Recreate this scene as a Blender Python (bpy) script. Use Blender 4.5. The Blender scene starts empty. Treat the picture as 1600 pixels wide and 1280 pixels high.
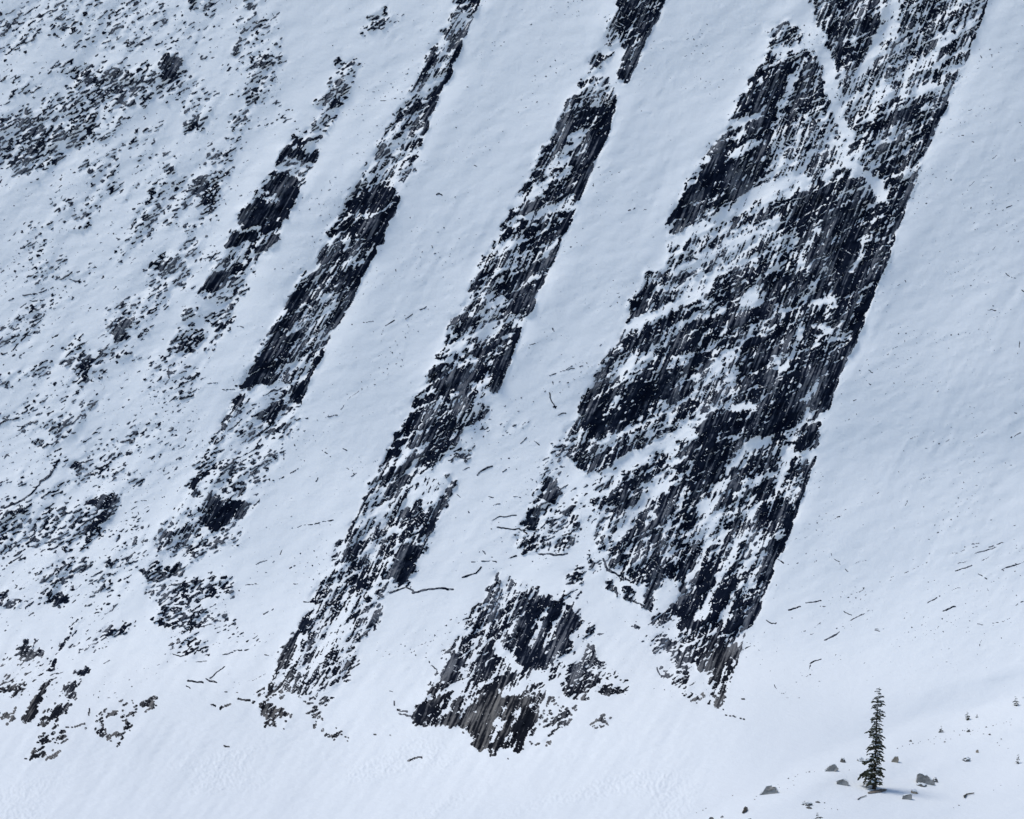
import bpy, bmesh, math, random
import numpy as np
from mathutils import Vector, Matrix

# ------------------------------------------------------------------ camera, sky, sun, exposure
scene = bpy.context.scene
COL = scene.collection
PITCH = math.radians(6.0)
HFOV = math.radians(12.0)
FPX = 800.0 / math.tan(HFOV / 2)          # focal length in units of 1/1600 of the picture width
cam_data = bpy.data.cameras.new('camera')
cam_data.sensor_fit = 'HORIZONTAL'
cam_data.angle = HFOV
cam_data.clip_start = 1.0
cam_data.clip_end = 5000.0
cam = bpy.data.objects.new('camera', cam_data)
cam.location = (0, 0, 0)
cam.rotation_euler = (math.pi / 2 + PITCH, 0, 0)
COL.objects.link(cam)
scene.camera = cam

SUN_EL = math.radians(63.0)
SUN_AZ = math.radians(80.0)               # measured from straight behind the camera towards the left
to_sun = Vector((-math.cos(SUN_EL) * math.sin(SUN_AZ), -math.cos(SUN_EL) * math.cos(SUN_AZ), math.sin(SUN_EL)))
world = bpy.data.worlds.new('World')
scene.world = world
world.use_nodes = True
nt = world.node_tree
nt.nodes.clear()
sky_node = nt.nodes.new('ShaderNodeTexSky')
sky_node.sky_type = 'NISHITA'
sky_node.sun_disc = False
sky_node.sun_elevation = SUN_EL
sky_node.sun_rotation = math.atan2(to_sun.x, to_sun.y)
sky_node.altitude = 1800
sky_node.air_density = 1.0
sky_node.dust_density = 0.0
sky_node.ozone_density = 1.6
bgn = nt.nodes.new('ShaderNodeBackground')
bgn.inputs['Strength'].default_value = 0.122
outn = nt.nodes.new('ShaderNodeOutputWorld')
nt.links.new(sky_node.outputs[0], bgn.inputs['Color'])
nt.links.new(bgn.outputs[0], outn.inputs['Surface'])
sun_data = bpy.data.lights.new('sun', 'SUN')
sun_data.energy = 2.2
sun_data.angle = math.radians(22.0)
sun_data.color = (1.0, 0.95, 0.87)
sun = bpy.data.objects.new('sun', sun_data)
sun.rotation_euler = (-to_sun).to_track_quat('-Z', 'Y').to_euler()
COL.objects.link(sun)
scene.view_settings.view_transform = 'Standard'
scene.view_settings.look = 'None'
scene.view_settings.gamma = 1.0
scene.view_settings.exposure = 0.08
scene.view_settings.use_curve_mapping = False

# ------------------------------------------------------------------ noise
def _hash(ix, iy, seed):
    h = (ix.astype(np.int64) * 374761393 + iy.astype(np.int64) * 668265263 + seed * 974634777) & 0xFFFFFFFF
    h = ((h ^ (h >> 13)) * 1274126177) & 0xFFFFFFFF
    h = h ^ (h >> 16)
    return (h & 0xFFFF).astype(np.float32) * np.float32(2 * math.pi / 65536.0)

def perlin(x, y, seed):
    x = x.astype(np.float32); y = y.astype(np.float32)
    ix = np.floor(x); iy = np.floor(y)
    fx = x - ix; fy = y - iy
    ix = ix.astype(np.int64); iy = iy.astype(np.int64)
    u = fx * fx * fx * (fx * (fx * 6 - 15) + 10)
    v = fy * fy * fy * (fy * (fy * 6 - 15) + 10)
    def g(dx, dy):
        a = _hash(ix + dx, iy + dy, seed)
        return np.cos(a) * (fx - dx) + np.sin(a) * (fy - dy)
    a = g(0, 0); b = g(1, 0); c = g(0, 1); d = g(1, 1)
    return ((a + (b - a) * u) * (1 - v) + (c + (d - c) * u) * v) * np.float32(1.5)

def rnoise(X, Y, ang, la, lb, seed):
    """noise stretched along a direction ang degrees above the horizontal: length la, width lb (picture units)"""
    c = math.cos(math.radians(ang)); s = math.sin(math.radians(ang))
    p = X * c - Y * s
    q = X * s + Y * c
    return perlin(p / la + 31.7 * seed, q / lb + 17.3 * seed, seed)

def smooth(t):
    t = np.clip(t, 0, 1)
    return t * t * (3 - 2 * t)

def uniformise(n, spread):
    """values -> rank in 0..1"""
    q = np.sort(spread.ravel()[::37])
    return np.interp(n, q, np.linspace(0, 1, len(q))).astype(np.float32)

# ------------------------------------------------------------------ grid over the mountain face
def axis(lo, a, b, hi, st):
    core = np.arange(a, b + st, st)
    def out(start, end, sgn):
        r = []; p = start; s = st
        while (p - end) * sgn < 0:
            s = min(s * 1.18, 26.0); p = p + sgn * s; r.append(p)
        return r
    left = out(core[0], lo, -1)[::-1]
    right = out(core[-1], hi, 1)
    return np.array(left + list(core) + right)

STEP = 1.26
AX = axis(-420, -24, 1624, 2020, STEP)
AY = axis(-420, -24, 1304, 1500, STEP)
NX, NY = len(AX), len(AY)
X, Y = np.meshgrid(AX, AY)
X = X.astype(np.float32); Y = Y.astype(np.float32)

# slope of the ground in degrees, from the flat foreground up to the steep face
_py = np.array([1500, 1250, 1180, 1100, 1000, 880, 700, 300, -420])[::-1]
_sl = np.array([13, 15, 19, 26, 36, 51, 67, 74, 76])[::-1]
lam_rows = np.zeros(NY)
fine = np.linspace(1500 + 60, -420 - 60, 6000)
phi = PITCH + np.arctan((640 - fine) / FPX)
tanS = np.tan(np.radians(np.interp(fine, _py, _sl)))
dl = (1 / np.cos(phi) ** 2) / (tanS - np.tan(phi))
lny = np.concatenate([[0], np.cumsum(0.5 * (dl[1:] + dl[:-1]) * np.diff(phi))])
yy = np.exp(lny)
i1280 = np.argmin(abs(fine - 1280))
yy *= 450.0 / yy[i1280]
YB = np.interp(-AY, -fine, yy)                           # world y of each row
DIRY = math.cos(PITCH) - math.sin(PITCH) * (640 - AY) / FPX
DIRZ = math.sin(PITCH) + math.cos(PITCH) * (640 - AY) / FPX
LAM = (YB / DIRY).astype(np.float32)
# ------------------------------------------------------------------ where rock shows on the face
# areas: tile column,row | share of rock | edge softness | edge raggedness | b = banded cliff, s = scattered | outline
# (outlines in thirds of a picture unit, counted from the corner of each ninth of the face)
AREAS = """
0,0|.24|14|16|s|0,80 120,0 520,0 800,30 820,80 700,160 480,130 380,200 180,180 40,260 0,240
0,0|.22|14|16|s|380,180 520,120 700,60 830,60 700,240 560,240 420,230
0,0|.35|10|12|s|30,110 160,150 150,190 110,210 50,170
0,0|.45|8|10|s|20,220 100,200 100,250 30,250
0,0|.55|8|10|s|880,20 1010,-20 1000,60 900,60
0,0|.45|8|10|s|1140,-10 1220,-10 1210,40 1150,40
0,0|.4|8|10|s|1110,80 1190,80 1160,170 1120,140
0,0|.35|8|10|s|1210,170 1300,170 1340,220 1220,210
0,0|.8|5|6|s|1075,215 1140,200 1110,260 1080,260
0,0|.16|20|16|s|820,80 1060,60 1010,200 840,240 760,230
0,0|.45|10|12|s|1150,260 1330,250 1300,350 1200,380 1170,340
0,0|.38|10|12|s|1160,350 1280,370 1240,470 1150,490
0,0|.46|14|14|s|180,330 330,300 700,310 760,320 920,350 900,400 740,480 640,480 560,520 420,500 220,470 330,410 360,360
0,0|.62|10|10|s|360,340 620,320 650,400 590,460 400,400
0,0|.8|6|8|s|360,340 410,330 410,390 360,390
0,0|.95|4|5|s|760,260 860,260 850,330 800,380 770,360 750,300
0,0|.5|8|8|s|-30,340 30,350 0,400 -40,400
0,0|.3|8|8|s|60,330 150,360 130,380 60,370
0,0|.4|8|8|s|100,410 160,420 140,450
0,0|.45|14|14|s|-60,520 120,520 300,470 420,480 500,530 440,580 420,670 300,700 240,780 150,810 20,790 -60,680
0,0|.62|10|10|s|-60,660 140,660 280,690 250,760 140,800 40,760
0,0|.55|10|10|s|180,600 440,620 400,680 200,670
0,0|.35|10|12|s|840,480 960,430 1000,470 960,560 930,620 870,610 930,540
0,0|.8|6|8|s|870,570 930,570 920,630 870,610
0,0|.22|14|14|s|820,400 1000,400 1050,470 900,500
0,0|.68|8|8|s|1070,540 1160,530 1180,570 1120,610 1080,600
0,0|.14|14|14|s|980,590 1200,560 1300,580 1200,600
0,0|.6|6|6|s|1060,645 1120,650 1100,668
0,0|.38|10|12|s|1040,690 1140,690 1060,760 960,770 960,720
0,0|.28|10|12|s|620,710 700,730 700,760 640,750
0,0|.5|6|8|s|770,720 820,710 790,740
0,0|.8|6|6|s|770,770 830,790 790,820
0,0|.36|12|12|s|350,770 520,730 550,760 530,850 460,870 380,810
0,0|.44|12|12|s|640,870 780,850 860,850 920,810 980,810 1000,830 1050,850 1030,920 1010,980 960,1060 860,1090 870,1050 960,980 930,950 870,930 760,890 770,940 700,1000 650,1000 660,960 720,920
0,0|.84|8|8|s|890,870 1030,870 1000,950 930,940
0,0|.42|10|10|s|600,1050 650,980 750,1010 720,1090 630,1100
0,0|.32|10|12|s|370,950 470,950 470,990 400,990
0,0|.36|10|12|s|100,1060 240,1040 240,1080 180,1080
0,0|.8|6|6|s|330,1080 420,1035 410,1050 340,1085
0,0|.2|14|14|s|90,1110 250,1110 260,1140 140,1230 110,1200
0,0|.38|12|12|s|150,1240 300,1210 300,1300 150,1300
0,0|.52|12|12|s|680,1240 780,1180 850,1190 850,1140 940,1120 920,1160 870,1230 880,1290 700,1290
0,0|.6|8|8|s|1470,500 1500,450 1540,440 1600,340 1640,360 1600,480 1540,510
0,0|.52|8|8|s|1440,590 1480,560 1580,530 1540,600 1480,610 1400,630
0,0|.14|14|14|s|1290,460 1440,600 1400,640 1280,560
0,0|.45|10|10|s|1330,740 1450,750 1430,850 1360,790
0,0|.95|4|4|b|1290,740 1320,690 1390,650 1500,635 1510,650 1420,680 1440,720 1500,695 1470,770 1420,760 1360,740 1290,770
0,0|.97|4|5|b|1200,890 1280,810 1350,795 1370,830 1410,850 1400,900 1370,970 1320,1040 1300,1110 1250,1180 1200,1180 1140,1170 1060,1160 1060,1110 1100,1060 1110,1000 1160,950 1200,930
0,0|.8|8|8|b|1000,1250 1040,1200 1190,1210 1160,1290 1000,1290
0,0|.55|8|8|b|1060,1160 1250,1180 1190,1230 1040,1210
1,0|.6|8|8|s|140,60 200,25 220,60 200,120 160,150 100,145 150,110
1,0|.18|12|12|s|190,90 280,60 280,90 210,190
1,0|.6|8|8|s|-20,290 60,290 60,340 20,380 30,420 0,470 -40,440
1,0|.3|8|8|s|60,320 120,290 110,320
1,0|.76|3|7|b|550,-60 520,60 490,130 440,210 410,280 350,370 310,460 290,510 240,570 200,640 170,710 110,800 80,870 20,960 -30,1050 -140,1290 110,1290 150,1210 200,1140 210,1070 260,990 275,930 240,860 270,800 370,720 380,660 410,600 420,540 470,440 520,350 540,290 580,190 620,90 660,0 690,-60
1,0|.5|10|10|b|520,60 630,40 600,130 500,130
1,0|.85|6|6|b|430,210 500,150 480,280 430,330 400,300
1,0|.6|10|10|b|240,570 420,560 380,700 180,720
1,0|.45|10|10|b|120,760 260,730 330,800 260,850 100,860
1,0|.5|8|8|s|270,800 320,785 395,755 330,810 310,860
1,0|.9|8|8|b|60,880 150,850 230,900 270,940 200,1120 40,1180 -20,1100 0,1020
1,0|.82|3|6|b|1310,-60 1290,60 1250,140 1230,170 1250,210 1300,200 1320,240 1310,290 1310,340 1300,370 1330,395 1360,370 1370,330 1400,270 1440,170 1500,60 1560,-60
1,0|.6|6|8|b|1240,100 1320,60 1310,210 1240,210
1,0|.97|4|4|b|1305,335 1370,330 1360,370 1330,395 1300,370
1,0|.7|6|8|b|1160,290 1190,250 1250,250 1250,290 1220,320 1150,340
1,0|.86|3|6|b|1130,370 1170,355 1200,350 1280,400 1290,500 1280,540 1250,640 1200,740 1150,850 1110,960 1070,1060 1030,1140 1000,1230 960,1310 620,1310 680,1190 740,1100 780,1010 830,920 890,800 930,710 990,640 1020,570 1060,480 1110,420
1,0|.5|10|10|b|1180,360 1280,400 1285,490 1100,470 1150,400
1,0|.97|5|5|b|1230,560 1285,520 1180,790 1060,1080 1000,1160 1050,1000 1150,780
1,0|.6|10|10|b|690,1180 780,1100 900,1200 860,1290 640,1290
2,0|.72|3|6|b|600,-60 1475,-60 1410,90 1370,200 1330,300 1280,400 1240,500 1200,590 1150,700 1110,810 1060,950 1010,1080 960,1240 930,1320 -60,1320 -60,1080 0,980 40,920 90,820 130,740 150,690 225,580 230,550 290,440 320,370 350,320 390,260 410,190 440,130 470,100 500,110 510,140 580,160 600,180 680,190 620,90
2,0|.62|20|12|b|1010,-60 1475,-60 1200,590 1000,400
2,0|.72|10|10|b|620,30 900,20 920,120 830,200 680,180
2,0|.85|8|8|b|730,210 850,220 830,300 740,320
2,0|.88|8|8|b|870,90 940,80 920,160 820,200
2,0|.5|14|12|b|720,330 950,330 1040,440 760,560
2,0|.9|10|8|b|290,430 420,300 600,230 640,300 420,640 230,560
2,0|.92|10|8|b|150,690 420,580 400,830 280,920 -60,1080 -60,1000
2,0|.48|16|12|b|420,600 700,560 740,700 560,800 420,850
2,0|.76|14|10|b|820,620 1160,500 1180,640 1100,830 950,900 870,760
2,0|.88|10|8|b|1010,500 1130,430 1120,560 1000,560
2,0|.86|14|10|b|560,860 860,850 900,970 960,960 1050,850 940,1290 480,1290 520,1000
2,0|.45|12|12|b|300,1090 420,1080 380,1160 0,1290 -60,1290 -40,1240
2,0|.8|10|10|b|400,140 560,130 590,180 420,210
0,1|.25|14|14|s|60,50 220,-20 400,-20 520,-20 420,40 330,40 240,30 100,60
0,1|.26|12|12|s|-40,300 100,250 180,220 60,360 -40,380
0,1|.32|12|12|s|690,30 820,-20 900,40 820,100 750,170 680,130
0,1|.98|4|5|b|920,90 990,-10 1070,-10 1060,60 1020,90 940,95
0,1|.55|8|8|s|1070,30 1180,-10 1150,80 1120,125 1100,110
0,1|.5|8|8|s|930,90 1110,110 1100,150 980,130
0,1|.62|8|8|s|860,200 910,160 950,170 940,200 860,215
0,1|.68|8|8|s|960,200 1090,160 1080,240 1050,270 990,220
0,1|.78|8|8|s|800,350 840,280 940,250 960,280 920,330 900,380 860,370
0,1|.5|8|8|s|960,310 1030,300 1010,350 960,340
0,1|.8|6|8|s|500,260 520,210 620,190 620,240 600,310 540,320
0,1|.55|8|8|s|630,230 700,250 690,280 650,280
0,1|.46|12|12|s|280,340 380,310 380,360 560,340 640,400 560,420 510,380 440,480 380,520 390,590 310,610 290,530 370,470 300,440
0,1|.97|4|5|s|400,390 450,390 430,440 400,500 370,470
0,1|.7|6|8|s|440,490 520,480 470,510
0,1|.2|16|14|s|670,370 900,380 980,400 950,480 860,620 700,610 680,480
0,1|.95|4|4|s|820,592 885,555 892,570 830,598
0,1|.12|14|14|s|240,470 420,540 520,620 380,700 120,660 60,600
0,1|.32|10|12|s|-40,440 120,460 60,530 -40,530
0,1|.46|10|10|s|180,700 330,680 330,710 290,760 240,780 200,740
0,1|.9|4|5|s|150,800 180,780 210,800 160,820
0,1|.92|4|5|s|260,740 290,730 280,770
0,1|.24|14|14|s|380,790 520,770 700,670 790,700 760,790 600,870 480,850 390,830
0,1|.44|10|12|s|330,900 360,870 390,900 560,910 540,960 400,960 350,990 310,970
0,1|.85|5|6|s|320,900 350,870 385,900 340,915
0,1|.44|10|10|s|600,920 680,950 670,1000 620,1000
0,1|.12|14|14|s|680,760 900,720 860,960 700,1000
0,1|.5|10|10|s|60,940 120,920 120,1000 70,990
0,1|.66|12|12|s|-60,1080 60,1090 130,1090 130,1150 60,1180 60,1260 -60,1290
0,1|.42|14|12|s|60,1200 200,1110 340,1090 420,1060 560,1030 550,1080 500,1180 440,1220 420,1290 60,1290
0,1|.92|8|8|s|420,1080 450,1040 560,1030 540,1090 500,1170 440,1220 400,1210 470,1120
0,1|.7|6|6|s|530,1210 580,1230 550,1250
0,1|.3|10|10|s|550,1160 700,1180 690,1200 560,1190
0,1|.13|14|14|s|1130,540 1440,540 1400,620 1390,720 1290,850 1240,960 1190,1080 1130,1200 900,1290 720,1280 880,1020 950,850 1060,660
0,1|.76|3|6|b|1420,-10 1610,-10 1610,220 1560,270 1510,400 1470,470 1440,540 1410,620 1360,600 1370,560 1350,510 1290,510 1170,545 1120,530 1190,430 1240,320 1300,230 1360,110
0,1|.95|8|6|b|1410,40 1440,150 1380,300 1300,420 1250,500 1180,540 1130,520 1240,320 1300,230
0,1|.5|14|10|b|1440,150 1560,100 1540,300 1430,350 1420,250
0,1|.45|12|10|b|1300,420 1480,380 1440,480 1330,500
0,1|.95|5|5|b|1380,530 1450,480 1440,560 1410,620 1360,600
0,1|.8|6|7|b|1080,620 1100,570 1160,570 1120,640 1060,700 1040,760 980,830 940,860 1000,770 1040,690
0,1|.5|8|8|s|1290,580 1350,520 1360,590 1340,650
0,1|.95|5|6|b|1190,670 1250,620 1340,590 1340,640 1290,700 1210,700
0,1|.46|10|10|s|1080,740 1190,670 1250,710 1380,660 1390,720 1270,780 1100,770
0,1|.44|12|12|s|930,870 1060,830 1060,870 1120,860 1290,830 1280,890 1240,950 1140,990 1090,1040 1000,970 940,950 900,1030 870,1020 900,960
0,1|.9|5|6|b|900,960 940,960 920,1030 880,1030
0,1|.92|5|6|b|1090,1010 1150,1000 1140,1040 1100,1045
0,1|.94|6|7|b|950,1080 1000,1040 1060,1060 1190,1070 1160,1120 1060,1180 1000,1210 940,1180 930,1120
0,1|.52|10|10|b|800,1120 870,1070 920,1090 860,1130 790,1170 740,1230 720,1290 900,1290 950,1220 940,1170 860,1160
0,1|.88|6|6|b|740,1230 830,1180 860,1190 780,1260 720,1270
0,1|.38|10|10|s|950,1220 1130,1190 1110,1260 900,1290
1,1|.88|4|6|b|-20,-10 120,-10 60,120 30,180 -30,240
1,1|.84|3|6|b|640,-10 600,80 570,180 520,220 495,280 470,350 440,410 400,490 380,530 350,590 310,660 270,740 230,820 190,900 130,1000 80,1100 40,1200 0,1300 395,1300 430,1210 470,1110 500,1060 540,980 420,1030 380,1000 350,960 400,910 410,930 470,880 500,830 560,760 620,710 690,650 700,620 640,600 690,545 740,560 780,450 820,350 850,250 890,190 930,90 970,-10
1,1|.62|12|10|b|560,170 640,60 740,60 760,150 680,200
1,1|.6|8|8|b|470,350 560,250 700,290 650,340 480,400
1,1|.95|6|6|b|790,190 880,60 930,90 850,210
1,1|.96|5|5|b|690,545 700,460 760,400 790,420 740,560
1,1|.9|8|8|b|520,430 620,410 560,560 500,560
1,1|.5|8|8|b|610,600 690,500 650,660 600,700
1,1|.1|6|8|b|265,850 310,790 325,830 280,890
1,1|.55|12|10|b|10,1290 130,1000 250,950 300,940 340,1000 300,1060 250,1230 230,1290
1,1|.88|8|8|b|250,960 320,860 400,870 340,960 240,1060 200,1130
1,1|.12|10|10|b|290,1080 340,990 400,930 500,960 460,1050 380,1070 330,1100
1,1|.5|6|8|s|400,1030 460,1010 450,1040
1,1|.72|8|8|b|350,1130 370,1080 450,1070 490,1070 470,1120 430,1210 390,1300 250,1300 300,1180
1,1|.94|5|5|b|460,1060 540,975 510,1060 470,1100 430,1210 400,1250 420,1120
1,1|.4|8|10|s|510,840 560,805 640,800 600,880 540,880
1,1|.3|8|10|s|620,740 680,690 690,720 650,760
1,1|.22|10|12|s|740,710 880,680 880,730 760,750
1,1|.95|4|4|s|480,950 500,938 520,940 500,960
1,1|.16|14|14|s|880,1060 960,880 1060,720 1090,860 1040,960 1150,1000 1180,1180 1080,1280 780,1290
1,1|.92|5|6|b|960,935 990,950 1030,1020 1010,1080 960,1080 910,1050 930,980
1,1|.84|6|8|b|840,1180 890,1090 960,1090 1000,1110 1100,1070 1090,1110 1140,1190 1100,1200 1050,1130 950,1150 900,1210
1,1|.8|6|8|b|800,1250 870,1230 1000,1260 1080,1230 1110,1250 1060,1290 810,1290
1,1|.4|10|10|s|940,1140 1060,1130 1090,1200 960,1210
1,1|.5|8|9|s|970,870 1030,780 1070,820 1020,860
1,1|.82|3|8|b|1440,-10 1430,50 1380,120 1330,240 1290,330 1250,370 1200,460 1180,510 1130,580 1110,650 1080,690 1070,740 1060,850 1110,930 1160,940 1210,940 1280,900 1300,870 1450,800 1610,735 1610,-10
1,1|.45|10|10|b|1060,720 1130,700 1140,800 1080,850
1,1|.96|14|8|b|1160,600 1400,540 1610,380 1610,580 1400,690 1200,770 1130,700
1,1|.96|8|6|b|1350,130 1440,60 1440,180 1330,240
1,1|.97|5|5|b|1180,490 1290,350 1300,400 1220,480
1,1|.55|10|10|b|1340,740 1540,640 1610,640 1610,730 1420,800 1330,800
1,1|.5|14|10|b|1250,440 1380,350 1440,390 1350,490 1250,520
1,1|.72|6|9|b|1190,1000 1250,960 1340,930 1500,840 1610,830 1610,1290 1190,1290 1190,1150
1,1|.9|12|10|b|1240,1060 1420,900 1490,860 1440,960 1330,1100
1,1|.92|10|8|b|1370,1280 1480,1050 1600,990 1500,1160 1450,1290
2,1|.86|3|6|b|940,-10 900,100 850,230 800,360 770,420 740,490 710,570 690,640 650,660 640,740 655,770 640,830 600,950 540,1120 480,1300 -20,1300 -20,-10
2,1|.55|14|10|b|0,0 200,-10 60,100 -20,150
2,1|.12|8|8|b|250,140 340,60 380,110 330,170 270,150
2,1|.5|14|10|b|60,570 130,400 240,370 220,480 130,620
2,1|.98|6|6|b|500,450 650,420 640,480 560,500 510,480
2,1|.96|10|8|b|430,580 560,520 560,650 420,780 340,800
2,1|.97|6|6|b|880,120 940,0 800,360 690,640 640,650 700,480 780,330
2,1|.98|5|5|b|620,840 640,830 540,1120 490,1260 470,1180 560,980
2,1|.93|8|8|b|100,680 240,650 250,740 180,830 60,800
2,1|.1|6|7|b|490,760 520,740 580,740 540,780
2,1|.98|5|5|b|520,790 570,770 580,830 540,860 520,840
2,1|.35|14|10|b|0,1200 60,1160 170,1080 220,1150 100,1280 0,1280
2,1|.3|8|8|b|290,1130 330,1060 380,1080 340,1150 280,1170
2,1|.4|10|8|b|220,1290 280,1200 430,1190 400,1250 340,1290
2,1|.55|8|8|b|470,1000 570,900 550,1040 490,1080
0,2|.5|10|10|s|170,-20 340,-20 330,20 230,40
0,2|.7|6|6|s|20,-20 50,-10 30,30
0,2|.52|10|10|s|180,160 230,100 330,60 420,60 410,100 330,130 320,190 240,180
0,2|.66|8|8|s|480,80 510,50 570,60 540,80
0,2|.85|8|8|s|180,220 290,220 350,200 330,240 280,280 220,270
0,2|.7|8|8|s|-40,200 20,220 90,260 50,280 -40,270
0,2|.6|8|8|s|130,270 160,260 150,300
0,2|.44|10|10|s|400,240 440,220 450,180 530,160 530,200 430,260
0,2|.82|6|8|s|85,510 120,450 150,450 170,490 200,500 180,540 120,540
0,2|.16|12|12|s|0,480 90,540 180,560 120,580 20,560
0,2|.66|5|6|b|360,350 390,335 350,390 300,470 270,540 230,600 215,590 260,520 300,450
0,2|.97|4|4|b|215,590 250,560 250,590 225,600
0,2|.97|4|5|b|170,700 220,625 215,660 190,730 160,790 150,820 100,820 150,740
0,2|.62|8|8|s|350,510 390,470 460,420 540,380 620,365 600,390 520,420 460,460 400,500
0,2|.96|5|5|b|350,590 400,565 400,590 360,610
0,2|.7|7|7|b|300,650 380,620 360,690 340,715 280,690
0,2|.7|7|7|b|200,780 250,750 320,740 300,790 270,840 190,840 210,810
0,2|.82|7|7|s|-40,650 110,640 110,690 60,700 -40,725
0,2|.4|8|8|s|-40,790 60,780 70,820 -40,825
0,2|.55|8|8|s|170,910 240,880 230,910 180,950
0,2|.78|6|6|s|260,920 300,870 300,910
0,2|.55|8|8|s|140,970 200,960 170,1005
0,2|.66|6|6|s|220,980 270,955 250,1000
0,2|.96|4|5|s|450,850 480,840 490,900 460,890
0,2|.7|7|7|s|490,890 580,860 600,830 580,900 510,910
0,2|.42|8|8|s|450,820 480,780 540,770 620,790 610,810 520,790 470,820
0,2|.3|8|8|s|560,720 620,720 640,790 590,760
0,2|.62|7|7|s|670,750 740,705 720,760 680,770
0,2|.58|10|10|s|710,-30 1060,-30 920,50 850,30 740,20
0,2|.72|8|8|s|650,90 690,85 750,80 770,120 850,90 910,60 900,90 800,140 720,170 690,220 680,170
0,2|.42|12|10|s|690,220 740,180 1000,140 1110,160 1080,210 940,290 1110,360 1100,380 940,370 900,400 760,370 700,330 760,290
0,2|.7|8|8|s|740,340 900,330 930,360 820,385 760,370
0,2|.42|9|9|s|810,440 940,410 960,490 870,520 810,510
0,2|.12|14|14|s|1000,400 1200,420 1200,480 1040,480
0,2|.8|4|6|b|1600,10 1540,110 1500,190 1450,255 1500,262 1540,180 1610,90
0,2|.9|4|6|b|1460,290 1490,280 1470,350 1420,480 1380,580 1320,580 1280,650 1250,680 1290,590 1310,500 1370,420 1410,350
0,2|.44|10|10|b|1490,290 1610,270 1610,650 1440,650 1420,600 1450,480
0,2|.52|8|8|s|1250,660 1380,680 1370,700 1220,710 1180,700
0,2|.55|8|8|s|1200,740 1280,740 1360,790 1340,810 1240,800
0,2|.55|6|6|s|1240,822 1330,825 1330,838 1250,835
0,2|.8|6|6|s|1420,620 1450,610 1450,650
0,2|.74|7|7|s|1520,600 1580,610 1570,650
0,2|.3|10|10|s|1430,720 1560,720 1480,850
0,2|.35|10|10|s|1520,880 1610,860 1610,900
1,2|.46|8|9|b|-300,660 -130,280 0,-20 390,-20 320,170 180,200 170,380 60,450 80,560 -20,640 -150,700 -280,700
1,2|.52|8|10|b|345,800 460,600 560,400 640,290 690,200 735,130 800,190 880,180 1110,290 1090,480 1000,640 920,840 880,940 680,960 600,850 480,850
1,2|.64|6|9|b|-30,-10 395,-10 360,80 320,160 270,180 230,150 180,190 30,190 -30,120
1,2|.98|4|4|b|240,150 250,30 310,-10 395,-10 350,90 310,165 270,180
1,2|.48|9|9|s|-20,260 100,210 230,200 180,250 110,310 160,340 60,330
1,2|.9|5|5|s|50,330 80,320 90,350
1,2|.85|5|5|s|110,380 160,340 160,380
1,2|.75|5|5|s|160,310 185,280 185,330
1,2|.42|9|9|s|-20,400 60,380 60,440 -20,470
1,2|.55|8|8|s|30,540 100,540 50,600 30,630
1,2|.97|4|4|b|690,210 735,130 740,150 700,220
1,2|.8|6|6|b|640,280 690,240 660,300
1,2|.55|8|8|s|560,370 630,310 630,350 590,380
1,2|.5|8|8|b|500,530 570,420 600,390 560,520
1,2|.94|5|5|b|460,600 520,500 550,520 570,540 530,640 470,630
1,2|.8|7|7|b|400,650 450,630 520,650 460,760 380,760 410,700
1,2|.9|5|6|b|345,790 380,740 470,760 460,830 380,850 340,820
1,2|.88|7|7|b|470,830 540,720 600,710 620,760 580,840 490,850
1,2|.86|7|8|b|620,640 640,520 690,450 720,460 760,460 760,520 700,620 640,690
1,2|.94|6|8|b|820,370 850,290 930,250 990,250 1090,280 1110,330 1080,420 1090,470 1000,510 950,580 880,590 830,620 790,510 830,440
1,2|.64|8|8|s|720,380 760,250 800,270 770,380
1,2|.85|6|6|s|870,210 890,260 850,290
1,2|.5|8|8|s|800,200 870,180 850,230
1,2|.9|5|8|b|600,850 650,700 760,590 830,620 750,690 860,700 900,740 920,840 880,940 790,965 680,960 630,920
1,2|.98|4|4|b|630,870 680,740 720,660 740,660 700,780 650,890
1,2|.1|6|7|b|770,540 830,540 845,590 790,590
1,2|.78|7|8|s|1040,660 1060,590 1110,530 1170,480 1220,560 1200,640 1140,710 1070,710
1,2|.82|6|6|s|1130,430 1160,360 1190,370 1190,410 1140,450
1,2|.92|4|5|s|1200,680 1230,655 1340,660 1320,690 1260,700
1,2|.3|8|8|s|1200,650 1270,600 1350,630
1,2|.55|8|8|s|970,840 1050,760 1090,760 1040,850
1,2|.55|8|8|s|920,940 990,860 970,910
1,2|.44|8|8|s|1150,850 1240,790 1240,820 1180,860
1,2|.2|12|12|s|920,700 1000,690 1000,820 940,860
1,2|.66|7|7|s|1050,130 1110,100 1150,150 1110,180 1060,170
1,2|.44|8|8|s|1010,210 1100,190 1100,230 1030,240
1,2|.75|6|7|s|1150,40 1210,90 1180,120 1160,110
1,2|.7|8|9|b|1230,-10 1610,-10 1610,200 1500,150 1480,250 1380,180 1250,90
1,2|.95|4|5|s|1240,150 1280,150 1290,240 1250,210
1,2|.95|4|5|s|1320,190 1370,200 1360,260 1320,250
1,2|.95|4|5|s|1400,260 1450,190 1470,210 1450,310 1420,290
1,2|.95|4|5|s|1280,330 1330,350 1400,385 1340,385 1290,365
1,2|.78|6|8|s|1440,350 1520,290 1580,260 1580,320 1490,390
1,2|.55|8|9|s|1430,430 1540,420 1610,480 1610,560 1500,500
1,2|.45|8|9|s|1480,580 1500,620 1610,660 1610,600
2,2|.8|4|7|b|-20,-10 480,-10 440,90 400,200 370,290 330,370 300,400 280,480 260,550 230,640 200,730 180,755 150,740 130,690 130,600 60,560 -20,540
2,2|.45|10|10|b|-20,380 130,400 170,440 90,470 -20,500
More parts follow.
